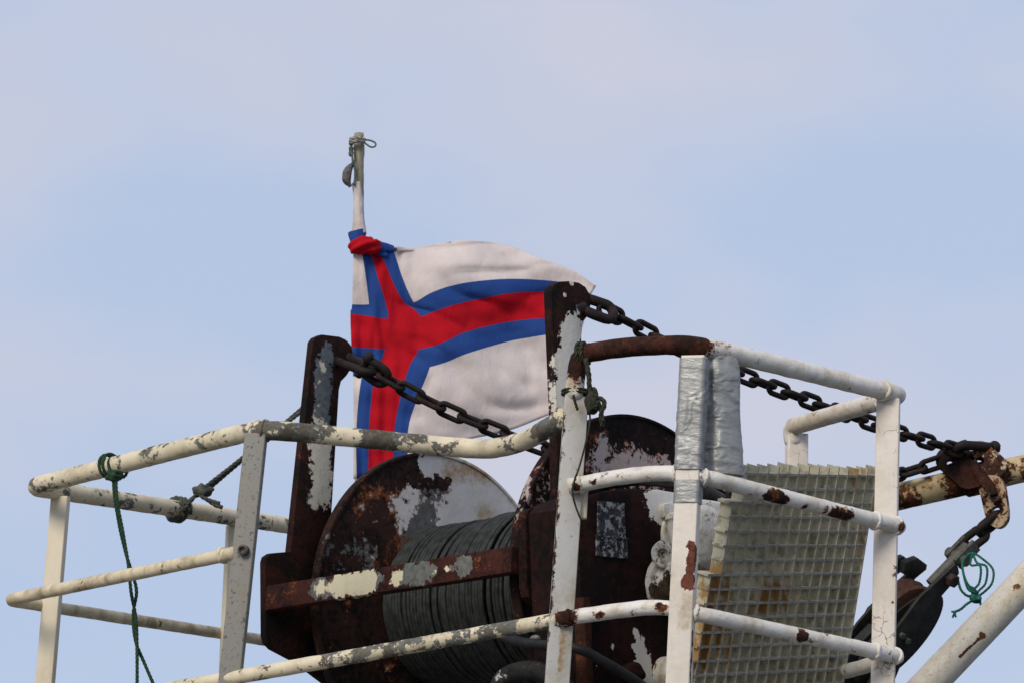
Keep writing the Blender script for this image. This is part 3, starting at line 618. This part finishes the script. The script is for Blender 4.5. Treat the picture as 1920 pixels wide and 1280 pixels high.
def lugplate(pxs, Y, th, nrm, hole=None, hr=.02, parent=boom, name='lug', mat=M_lug):
    p0 = P(*pxs[0], Y); bm = new_bm(); pts = [PP(x, y, p0, nrm) for x, y in pxs]
    if len(pxs) > 9: q_ = catmull(pts[-2:] + pts + pts[:2], 4); pts = q_[8:8 + 4 * len(pxs)]
    if hole:
        plate_holes(bm, pts, PP(*hole, p0, nrm), hr, nrm, th); return obj(name, bm, mat, parent, True, 35)
    slab(bm, pts, nrm, th); return obj(name, bm, mat, parent, True, 35)
lugplate([(1823, 838), (1826, 829), (1836, 825), (1846, 827), (1862, 840), (1886, 862), (1884, 880), (1868, 900), (1850, 905), (1838, 890), (1828, 862)], 11.74, .03, ln, (1838, 862), .017)
lugplate([(1760, 853), (1765, 846), (1782, 842), (1812, 850), (1826, 868), (1846, 890), (1850, 905), (1810, 915), (1786, 898), (1766, 878)], 11.74, .025, V((-.1, -.99, .1)).normalized(), (1782, 867), .014, boom, 'lug', M_lugd)
lugplate([(1818, 860), (1830, 862), (1862, 905), (1868, 925), (1856, 928), (1836, 905), (1822, 880)], 11.70, .03, V((-.5, -.85, .1)).normalized(), mat=M_lugd)
hlink = lugplate([(1832, 895), (1848, 890), (1872, 892), (1882, 908), (1886, 930), (1889, 955), (1888, 972), (1880, 984), (1869, 988), (1856, 982), (1848, 968), (1840, 935)], 11.73, .035, V((-.45, -.89, 0)).normalized(), (1866, 957), .019, None, 'link_plate', peel('tan_link_paint', (.36, .27, .17), (.16, .11, .07), bias=.02, scale=17, amp=1.7, halo=1.0, grime=.8, grimec=(.22, .12, .05), orange=.55))
tag(hlink, 'tan and rusty flat link plate with one hole hanging below the boom', 'link plate')
ch3 = thing('chain', 'short pair of heavy brown links holding the pulley block', 'chain', P(1840, 985, 11.75))
LM2 = link_mesh('link', .085, .0165, .085)
def lk(x0, y0, x1, y1, Y, roll): a_, b_ = P(x0, y0, Y), P(x1, y1, Y - .02); place(LM2, 'link', ch3, (a_ + b_) / 2, b_ - a_, roll)
lk(1880, 962, 1832, 1000, 11.73, 1.0); lk(1852, 990, 1800, 1030, 11.74, -.35)
# pulley block
blk = thing('pulley_block', 'dark greasy pulley block with sheave between long cheek plates', 'pulley block', P(1690, 1160, 11.7))
u = V((-.66, 0, -.75)).normalized(); w = V((.5, -.75, -.44)); w = (w - u * w.dot(u)).normalized(); v = u.cross(w)
O = P(1808, 1030, 11.72)
M_blk = plain('greasy_block_steel', (.010, .010, .009), (.026, .026, .022), 18, .5, c3=(.04, .03, .022)); M_blk2 = plain('worn_block_edge', (.05, .05, .042), (.11, .105, .09), 22, .55)
def B(a_, b_, c_): return O + u * a_ + v * b_ + w * c_
bm = new_bm(); tube(bm, resample([B(-.02, 0, 0), B(.2, 0, 0)], .02), .026, 16); 
for s_ in (-1, 1): beam(bm, B(-.045, 0, s_ * .03), B(.07, 0, s_ * .03), v, .06, .018, .004)
tube(bm, [B(.04, 0, -.06), B(.04, 0, .06)], .022, 14); obj('shank', bm, M_blk2, blk, True, 40)
def cheek(pts, c_, th, mat, name='cheek_plate'):
    bm = new_bm(); slab(bm, [B(a_, b_, c_) for a_, b_ in pts], w, th, .004); return obj(name, bm, mat, blk, True, 35)
def BP(px, py, c_): return PP(px, py, O + w * c_, w)
def pcheek(pxs, c_, th, mat, name='cheek_plate'):
    bm = new_bm(); slab(bm, [BP(x, y, c_) for x, y in pxs], w, th, .004); return obj(name, bm, mat, blk, True, 35)
pcheek([(1790, 1058), (1797, 1062), (1799, 1074), (1786, 1094), (1734, 1153), (1700, 1220), (1672, 1290), (1640, 1345), (1590, 1345), (1640, 1265), (1680, 1180), (1724, 1120)], .115, .018, M_blk)
pcheek([(1706, 1072), (1716, 1068), (1722, 1078), (1660, 1150), (1600, 1260), (1560, 1345), (1530, 1345), (1575, 1240), (1630, 1140)], -.12, .016, M_blk)
oval = [(.46 + .25 * math.cos(t * math.pi / 24), -.02 + .112 * math.sin(t * math.pi / 24)) for t in range(48)]
cheek(oval, .070, .014, M_blk); cheek(oval, -.055, .014, M_blk)
cheek([(.42, -.11), (.5, -.16), (.75, -.15), (1.0, -.12), (1.0, .06), (.75, .08), (.5, .08)], .03, .05, M_blk, 'body_plate')
bm = new_bm(); sc_ = B(.36, 0, .01); lathe(bm, sc_, w, [(-.05, .03), (-.05, .125), (-.04, .135), (-.03, .13), (-.012, .105), (.012, .105), (.03, .13), (.04, .135), (.05, .125), (.05, .03)], 64)
obj('sheave', bm, plain('sheave_rust_rim', (.05, .02, .013), (.10, .045, .025), 25, .7), blk, True, 40)
cheek([(.155, .06), (.17, .045), (.235, .055), (.26, .12), (.225, .15), (.17, .12)], -.03, .035, M_blk, 'lug'); cheek([(.19, .10), (.205, .085), (.275, .10), (.29, .14), (.25, .17), (.2, .14)], -.075, .03, M_blk, 'lug')
bm = new_bm(); lathe(bm, BP(1784, 1086, .12), w, [(-.02, .028), (.02, .028), (.024, .022)], 6); obj('nut', bm, plain('brown_nut', (.02, .012, .01), (.05, .025, .02)), blk, True, 30)
for px, py in ((1690, 1190), (1672, 1215), (1700, 1200), (1684, 1226)):
    bm = new_bm(); lathe(bm, BP(px, py, .115), w, [(-.004, .014), (.012, .014), (.014, .011)], 6); obj('bolt', bm, M_blk2, blk, True, 30)
bm = new_bm(); tube(bm, resample([B(.5, -.1, .01), B(1.3, -.1, .01)], .05), .014, 10); tag(obj('wire_rope', bm, M_hose), 'dark wire running down out of the pulley block behind the grating', 'wire')
# pale pipe
M_pale = peel('pale_pipe_paint', (.58, .55, .47), (.4, .3, .16), (.06, .025, .014), (.12, .05, .025), (.28, .13, .04), bias=.40, scale=26, amp=1.6, pw=.12, halo=1.0, grime=.5, grimec=(.40, .31, .14), speck=.55, speckc=(.27, .14, .045), off=(0, 7, 3), blobs=(PB(1842, 1190, 10.84, .012, -1.3), PB(1800, 1232, 10.84, .006, -1.2, 1838, 1194, 10.84), PB(1905, 1100, 10.84, .02, -.7)))
bm = new_bm(); tube(bm, resample([P(1600, 1430, 10.9), P(1960, 1052, 10.9), P(2200, 800, 10.9)], .03), PR(63, 10.9), 28, .015)
tag(obj('stay_pipe', bm, M_pale), 'pale cream pipe with rust spots slanting up at the lower right', 'pipe')

# ------------------------------------------------------------------ plastic grating panel
def grating():
    s = NT('moulded_grating_resin')
    n = s.ns(5, 6, .65); n2 = s.ns(26, 5, .65, (3, 0, 1)); n3 = s.ns(9, 5, .7, (1, 5, 2), (1, 1, .35))
    c = s.mix(s.mr(n, .35, .65), (.70, .66, .51), (.80, .765, .62))
    c = s.mix(s.mt('MULTIPLY', s.mr(n2, .45, .7), .7), c, (.25, .235, .17))
    st = s.mt('MULTIPLY_ADD', s.mt('SUBTRACT', n3, .5), 2.0, -.14)
    for b_ in (PB(1345, 1090, 9.85, .07, .6, 1335, 1230, 9.9), PB(1440, 1125, 10.0, .06, .42, 1520, 1125, 10.1), PB(1370, 1210, 9.95, .03, .5, 1390, 1270, 10), PB(1610, 890, 10.1, .05, .3), PB(1560, 880, 10.1, .03, .3)): st = s.mt('ADD', st, s.blob(b_))
    c = s.mix(s.mt('MULTIPLY', s.mr(st, -.02, .34), .85), c, (.42, .22, .03))
    s.l(c, s.b.inputs['Base Color']); s.b.inputs['Roughness'].default_value = .55; s.b.inputs['Specular IOR Level'].default_value = .3
    s.bump(s.ns(90, 4, .6), .2, .002)
    tr = s.n('ShaderNodeBsdfTranslucent'); s.l(c, tr.inputs[0]); ms = s.n('ShaderNodeMixShader'); ms.inputs[0].default_value = .34
    s.l(s.b.outputs[0], ms.inputs[1]); s.l(tr.outputs[0], ms.inputs[2]); s.l(ms.outputs[0], s.out.inputs[0])
    O_ = P(1402, 888, 9.74)
    r = V((19, 16, 4)).normalized(); c_ = V((-2.2, 8.9, -24.6)); c_ = (c_ - r * c_.dot(r)).normalized(); n_ = r.cross(c_)
    if n_.y > 0: n_ = -n_
    p = .0500; th = .058; cols = 13; rows = 20
    bm = new_bm()
    def bar(a_, b_, wd, wth, dep, off):
        t = (b_ - a_).normalized(); wd = (wd - t * wd.dot(t)).normalized(); vs_ = []
        for q in (a_, b_):
            for sx, sy in ((-1, 0), (1, 0), (.85, 1), (-.85, 1)): vs_.append(bm.verts.new(q + wd * sx * wth / 2 - n_ * (off + sy * dep)))
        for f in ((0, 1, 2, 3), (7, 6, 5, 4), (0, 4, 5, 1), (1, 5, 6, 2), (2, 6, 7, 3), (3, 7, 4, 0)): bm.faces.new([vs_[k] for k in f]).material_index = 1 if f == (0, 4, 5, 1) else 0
    left = lambda i: max(-3, -round(i * .2 + .2 * math.sin(i)))
    for i in range(rows):
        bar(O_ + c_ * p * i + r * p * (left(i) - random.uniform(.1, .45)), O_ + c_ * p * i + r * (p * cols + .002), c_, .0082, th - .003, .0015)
    for j in range(left(rows), cols + 1):
        i0 = next((i for i in range(rows) if left(i) <= j), rows - 1)
        top_ = -random.uniform(.5, .72) if j >= 0 else -random.uniform(0, .15)
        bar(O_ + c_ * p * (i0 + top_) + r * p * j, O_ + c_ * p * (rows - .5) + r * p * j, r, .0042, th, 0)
    return tag(obj('grating', bm, [s.m, plain('grey_bar_front', (.17, .175, .165), (.30, .30, .27), 60, .9)], None, False), 'yellowed plastic grid panel with square cells leaning inside the white basket', 'grating')  # second slot: grey bar fronts, darker than the resin walls
grating()

# ------------------------------------------------------------------ flag and pole
YF = 12.8
M_pole = plain('weathered_wood_pole', (.19, .18, .13), (.36, .33, .25), 30, .85, c3=(.20, .17, .05), stretch=(1, 1, .3))
pole = thing('flagpole', 'weathered wooden flag staff with a halyard pulley at its top', 'flagpole', P(668, 900, YF))
a, b = P(673, 251, YF), P(675, 905, YF); dz = (b - a).normalized(); 
bm = new_bm(); tube(bm, resample([a, a + dz * ((a.z - DECK) / -dz.z)], .02), .0225, 16, .12, rfun=lambda t: 1.0 if t > .035 or t < .018 else 1.12); obj('staff', bm, M_pole, pole)
M_line = plain('grey_halyard', (.20, .20, .18), (.38, .36, .31), 60, .85); M_line2 = plain('green_grey_cord', (.05, .07, .06), (.12, .14, .11), 60, .8)
bm = new_bm(); rope(bm, catmull([P(656, 262, YF - .05), P(668, 259, YF - .06), P(684, 263, YF - .03)], 8), .010); rope(bm, catmull([P(658, 268, YF - .05), P(668, 265, YF - .06), P(684, 266, YF - .03)], 8), .009)
obj('lashing', bm, M_line, pole)
bm = new_bm(); tube(bm, resample(catmull([P(680, 262, YF - .03), P(695, 264, YF - .03), P(704, 269, YF - .03), P(703, 275, YF - .03), P(695, 276, YF - .03), P(683, 268, YF - .03)], 10), .006), .0042, 8)
obj('cord_loop', bm, M_line2, pole)
bm = new_bm(); tube(bm, catmull([P(657, 275, YF - .05), P(660, 290, YF - .05), P(661, 305, YF - .05), P(656, 318, YF - .05), P(650, 330, YF - .05)], 8), .005, 8)
tube(bm, catmull([P(662, 300, YF - .05), P(666, 325, YF - .04), P(664, 348, YF - .04)], 8), .005, 8)
for y_ in (268, 280, 288): blobmesh(bm, P(658, y_, YF - .04), .012, .012, .016, .3, 60, 2)
obj('halyard', bm, M_line2, pole)
bm = new_bm(); R3 = Matrix.Rotation(math.radians(14), 3, 'Y')
pts = catmull([P(660, 308, YF - .04), P(652, 322, YF - .04), P(650, 338, YF - .04), P(657, 350, YF - .04)], 8)
tube(bm, pts, .019, 14, .1, rfun=lambda t: .35 + .75 * math.sin(math.pi * min(1, t * 1.05)) ** .7 if t < .95 else .5); obj('pulley', bm, plain('dark_pulley', (.05, .05, .055), (.14, .13, .12), 50, .6), pole)

def cloth(name, c, var=.12):
    s = NT(name); n = s.ns(5, 4, .6)
    col = s.mix(s.mr(n, .3, .7), c, tuple(x * (1 - var) for x in c)); 
    if min(c) > .3: col = s.mix(s.mt('MULTIPLY', s.mr(s.ns(3.2, 6, .7, (4, 4, 1)), .5, .75), .5), col, (.46, .37, .31))
    s.l(col, s.b.inputs['Base Color']); s.b.inputs['Roughness'].default_value = .9; s.b.inputs['Specular IOR Level'].default_value = .1
    s.bump(s.ns(13, 5, .6, (0, 0, 0), (1.6, 1, .7), .8), .25, .02)
    tr = s.n('ShaderNodeBsdfTranslucent'); s.l(col, tr.inputs[0]); ms = s.n('ShaderNodeMixShader'); ms.inputs[0].default_value = .25
    s.l(s.b.outputs[0], ms.inputs[1]); s.l(tr.outputs[0], ms.inputs[2]); s.l(ms.outputs[0], s.out.inputs[0]); return s.m
FW = cloth('flag_white_cloth', (.80, .72, .695)); FR = cloth('flag_red_cloth', (.55, .010, .022)); FBL = cloth('flag_blue_cloth', (.030, .085, .32))
flag = thing('flag', 'faded white flag with red cross edged in blue streaming from the staff', 'flag', P(665, 700, YF))
rows = [  # columns: hoist, white|blue, blue|red, red|blue, blue|white, then along the fly
    [(664, 476), (681, 470), (697, 464), (712, 463), (744, 468), (800, 464), (860, 452), (940, 458), (1010, 484), (1075, 508), (1118, 536)],
    [(662, 480), (680, 480), (697, 480), (715, 478), (740, 479), (790, 470), (850, 465), (930, 478), (1005, 505), (1075, 528), (1112, 546)],
    [(660, 571), (692, 571), (722, 566), (752, 560), (776, 567), (812, 548), (865, 532), (945, 524), (1022, 526), (1080, 535), (1108, 552)],
    [(657, 588), (692, 593), (728, 598), (788, 594), (816, 584), (845, 574), (880, 565), (950, 551), (1022, 547), (1080, 550), (1102, 566)],
    [(659, 651), (690, 652), (722, 654), (785, 654), (815, 648), (842, 637), (875, 622), (950, 604), (1022, 597), (1075, 596), (1095, 600)],
    [(662, 705), (678, 708), (703, 707), (764, 696), (806, 688), (838, 678), (872, 664), (950, 641), (1022, 628), (1070, 624), (1090, 625)],
    [(663, 800), (668, 800), (692, 800), (741, 794), (768, 790), (812, 780), (868, 768), (950, 742), (1022, 716), (1065, 706), (1085, 700)],
    [(663, 897), (668, 897), (690, 892), (736, 880), (764, 868), (808, 848), (866, 826), (950, 808), (1028, 778), (1062, 765), (1078, 758)]]
def flag_y(px, py):
    t = (px - 660) / 450.
    y = YF - .05 + .05 * math.sin(t * 5.2 + py / 210. + .6) * min(1, t * 2) + .10 * t
    y += .03 * noise.noise(V((px / 90, py / 70, 0))) + .010 * noise.noise(V((px / 60, py / 24, 3))) * (1 if py > 560 else .5) + .022 * math.exp(-((px - 700) / 60) ** 2) * noise.noise(V((px / 14, py / 80, 5)))
    y += .10 * max(0, (500 - py) / 60.) * min(1, max(0, (px - 740) / 80.))          # the top edge curls away
    ridge = lambda a_: (1 - min(1, abs(a_) * 2.4)) ** 2
    y += .016 * ridge(noise.noise(V(((px + py * .55) / 150, (py - px * .35) / 62, 9)))) * min(1, max(0, (px - 720) / 80.))
    y += .010 * ridge(noise.noise(V(((px - py * .3) / 60, (py + px * .2) / 130, 4))))
    d = math.hypot(px - 890, (py - 730) * 1.1); y -= .045 * math.exp(-(d / 95) ** 2)        # belly in the lower fly
    return y
def flagmesh():
    def cr(q, t):
        n = len(q) - 1; i = min(int(t), n - 1); f = t - i
        g = lambda k: q[k] if 0 <= k <= n else (2 * q[0] - q[1] if k < 0 else 2 * q[n] - q[n - 1])
        a_, b_, c_, d_ = g(i - 1), g(i), g(i + 1), g(i + 2)
        return .5 * (2 * b_ + (c_ - a_) * f + (2 * a_ - 5 * b_ + 4 * c_ - d_) * f * f + (3 * b_ - a_ - 3 * c_ + d_) * f ** 3)
    R_ = [[V(p) for p in row] for row in rows]; nc, nr = len(R_[0]) - 1, len(R_) - 1; sc, sr = 9, 9
    bm = new_bm(); grid = []
    for j in range(nr * sr + 1):
        line = []
        for i in range(nc * sc + 1):
            col = [cr([R_[k][m] for m in range(nc + 1)], i / sc) for k in range(nr + 1)]
            q = cr(col, j / sr); line.append(bm.verts.new(P(q.x, q.y, flag_y(q.x, q.y))))
        grid.append(line)
    for j in range(nr * sr):
        for i in range(nc * sc):
            f = bm.faces.new((grid[j][i], grid[j][i + 1], grid[j + 1][i + 1], grid[j + 1][i]))
            ci, rj = i // sc, j // sr
            vert = 2 if ci == 2 else (1 if ci in (1, 3) else 0); hor = 2 if rj == 3 else (1 if rj in (2, 4) else 0)
            m = max(vert, hor); f.material_index = {0: 0, 1: 2, 2: 1}[m]
    o = obj('cloth', bm, [FW, FR, FBL], flag); md = o.modifiers.new('thickness', 'SOLIDIFY'); md.thickness = .003
flagmesh()
# hoist corner wound round the staff: white twist, blue, then the red knot with blue and white ends
def twist(bm, pts, r, mat, ridges=3, tw=30, rf=None, am=.22):
    pts = resample(catmull(pts, 8), .006); fr = frames(pts); rings = []; K = 28; n = len(pts)
    for i, (p, (t, u_, w_)) in enumerate(zip(pts, fr)):
        rr = r * (rf(i / (n - 1)) if rf else 1)
        rings.append([bm.verts.new(p + (u_ * math.cos(2 * math.pi * k / K) + w_ * math.sin(2 * math.pi * k / K)) * rr * (1 + am * math.sin(ridges * 2 * math.pi * k / K + i * .006 * tw) + .12 * noise.noise(p * 25 + V((k * .4, 0, 0))))) for k in range(K)])
    for A, B_ in zip(rings, rings[1:]):
        for k in range(K): bm.faces.new((A[k], A[(k + 1) % K], B_[(k + 1) % K], B_[k])).material_index = mat
    bm.faces.new(rings[0]).material_index = mat; bm.faces.new(rings[-1]).material_index = mat
bm = new_bm()
twist(bm, [P(668, 343, YF - .015), P(672, 375, YF - .01), P(672, 400, YF - .01), P(673, 425, YF - .01), P(674, 440, YF - .01)], .030, 0, 2, 22, lambda t: .62 + .42 * t, .10)
twist(bm, [P(668, 434, YF - .02), P(671, 447, YF - .02), P(672, 460, YF - .02)], .032, 2, 2, 20)
twist(bm, [P(661, 466, YF - .06), P(674, 461, YF - .09), P(690, 460, YF - .09), P(709, 464, YF - .06)], .036, 1, 5, 75, lambda t: .72 + .32 * math.sin(t * 3.1) + .06 * math.sin(t * 19), .2)
twist(bm, [P(706, 464, YF - .06), P(722, 465, YF - .05), P(742, 467, YF - .03)], .022, 2, 2, 30, lambda t: 1.1 - .6 * t)
twist(bm, [P(738, 467, YF - .03), P(752, 467, YF - .02), P(775, 469, YF)], .013, 0, 2, 30, lambda t: 1.05 - .8 * t)
obj('wrapped_corner', bm, [FW, FR, FBL], flag)
bm = new_bm(); blobmesh(bm, P(718, 477, YF - .05), .024, .012, .014, .3, 40, 3); obj('dark_fold', bm, FBL, flag)

# ------------------------------------------------------------------ ropes
def ring_about(c, t, r, n=3, pitch=.012, ph=0):
    t = t.normalized(); u_ = t.orthogonal().normalized(); w_ = t.cross(u_)
    return [c + t * (pitch * (k / 24 - n / 2)) + (u_ * math.cos(2 * math.pi * k / 24 + ph) + w_ * math.sin(2 * math.pi * k / 24 + ph)) * r for k in range(int(24 * n) + 1)]
railp = P(211, 872, 10.71); rt1 = P(440, 815, 10.25) - P(58, 912, 11.02)
bm = new_bm(); r_ = .0066
rope(bm, ring_about(railp - rt1.normalized() * .012, rt1, .045, 2, .02), r_); rope(bm, ring_about(railp + rt1.normalized() * .03 - V((0, 0, .012)), rt1 + V((0, 0, .25)), .042, 1, .015), r_)
kc = P(212, 892, 10.66); blobmesh(bm, kc, .026, .022, .020, .5, 60, 3)
rope(bm, catmull([kc, P(206, 884, 10.66), P(226, 884, 10.65), P(226, 896, 10.66), P(210, 900, 10.66)], 10), r_)
rope(bm, catmull([kc, P(215, 930, 10.66), P(224, 985, 10.67), P(237, 1040, 10.68), P(250, 1080, 10.68), P(256, 1110, 10.68), P(250, 1150, 10.68), P(254, 1200, 10.68), P(272, 1245, 10.68), P(300, 1310, 10.68)], 10), r_)
rope(bm, catmull([kc + V((.01, 0, 0)), P(220, 940, 10.65), P(231, 1000, 10.66), P(241, 1060, 10.66), P(246, 1110, 10.66), P(255, 1160, 10.66), P(257, 1220, 10.66), P(257, 1310, 10.66)], 10), r_)
tag(obj('rope', bm, M_rope_green), 'green rope knotted round the cream top rail with two hanging ends', 'rope')
rp = P(338, 955, 11.69); rt2 = P(545, 985, 12.2) - P(58, 912, 11.02)
bm = new_bm(); r_ = .0085
for k in (-.03, .0): rope(bm, ring_about(rp + rt2.normalized() * k, rt2, .046, 1.2, .02), r_ * 1.2)
rope(bm, catmull([rp + V((0, -.05, 0)), P(350, 942, 11.62), P(365, 930, 11.62), P(378, 924, 11.62), P(400, 908, 11.62), P(560, 770, 11.66), P(640, 700, 11.7)], 10), r_)
rope(bm, catmull([P(345, 955, 11.63), P(358, 938, 11.60), P(372, 922, 11.60), P(394, 905, 11.6), P(558, 776, 11.63), P(640, 708, 11.66)], 10), r_)
blobmesh(bm, P(380, 919, 11.61), .040, .03, .026, .5, 45, 3); rope(bm, catmull([P(378, 928, 11.61), P(392, 938, 11.6), P(404, 946, 11.6), P(417, 950, 11.6)], 8), r_ * 1.1); rope(bm, catmull([P(372, 924, 11.6), P(385, 934, 11.59), P(412, 943, 11.6)], 8), r_)
tag(obj('rope', bm, M_rope_grey), 'grey double rope tied to the rear cream rail and stretched up to the far plate', 'rope')
# mossy rope on the chalky post
bm = new_bm(); r_ = .0075
tr_ = P(1290, 646, 9.5) - P(1085, 664, 9.66)
for k in (-.008, .008): rope(bm, ring_about(P(1093, 664, 9.655) + tr_.normalized() * k, tr_, .0385, 1.1, .01), r_)
pc = P(1079, 738, 9.66)
for k in range(2): rope(bm, [pc + V(((q - pc).x * .98, (q - pc).y * .6, (q - pc).z + .011 * k)) for q in ring_about(pc, V((0, 0.05, 1)), .046, 1.1, .010, k)], r_ * .75)
rope(bm, catmull([P(1098, 672, 9.61), P(1104, 700, 9.6), P(1106, 730, 9.6), P(1118, 745, 9.6), P(1130, 748, 9.6), P(1133, 760, 9.6), P(1127, 775, 9.6), P(1130, 800, 9.61)], 10), r_ * 1.15)
rope(bm, catmull([P(1101, 690, 9.62), P(1108, 735, 9.6), P(1116, 760, 9.59), P(1122, 752, 9.59), P(1126, 768, 9.6), P(1131, 790, 9.6)], 10), r_)
rope(bm, catmull([P(1075, 740, 9.60), P(1078, 752, 9.6), P(1083, 768, 9.61)], 8), r_ * .7)
blobmesh(bm, P(1110, 752, 9.61), .024, .02, .045, .6, 45, 3)
rope(bm, catmull([P(1104, 745, 9.60), P(1106, 790, 9.61), P(1098, 830, 9.61), P(1086, 875, 9.60), P(1077, 900, 9.6), P(1074, 925, 9.6), P(1080, 950, 9.61), P(1090, 975, 9.62)], 10), r_ * .5)
tag(obj('rope', bm, M_rope_moss), 'mossy rope scrap tangled round the top of the chalky white post', 'rope')
# green twine on the block
bm = new_bm(); r_ = .0052; tp_ = P(1832, 1118, 11.6)
for k, (x, y, y2) in enumerate(((1862, 1085, 1040), (1850, 1080, 1046), (1838, 1078, 1050))):
    rope(bm, catmull([tp_, P(x - 16, 1108, 11.58), P(x - 2, 1092, 11.56 + .01 * k), P(x, y - 18, 11.57), P(x - 18, y2 + 8, 11.6), P(1822, 1036, 11.63), P(1806, 1050, 11.6), P(1806, 1072, 11.57), P(1815, 1095 + 4 * k, 11.57), P(1828, 1104 + 3 * k, 11.57), tp_], 10), r_)
rope(bm, catmull([P(1797, 1090, 11.6), P(1802, 1105, 11.59), P(1814, 1116, 11.59), tp_, P(1812, 1132, 11.58), P(1800, 1142, 11.58), P(1787, 1147, 11.58)], 10), r_ * 1.1)
rope(bm, catmull([tp_, P(1838, 1130, 11.58), P(1845, 1146, 11.58), P(1842, 1158, 11.58)], 10), r_ * 1.1)
blobmesh(bm, P(1829, 1121, 11.58), .024, .02, .018, .6, 70, 3)
for dx, dy in ((-6, -2), (-4, 10), (2, 9)): rope(bm, [P(1790, 1147, 11.58), P(1790 + dx, 1147 + dy, 11.58)], r_ * .9)
tag(obj('twine', bm, M_twine), 'bright green twine looped and knotted beside the pulley block', 'twine')
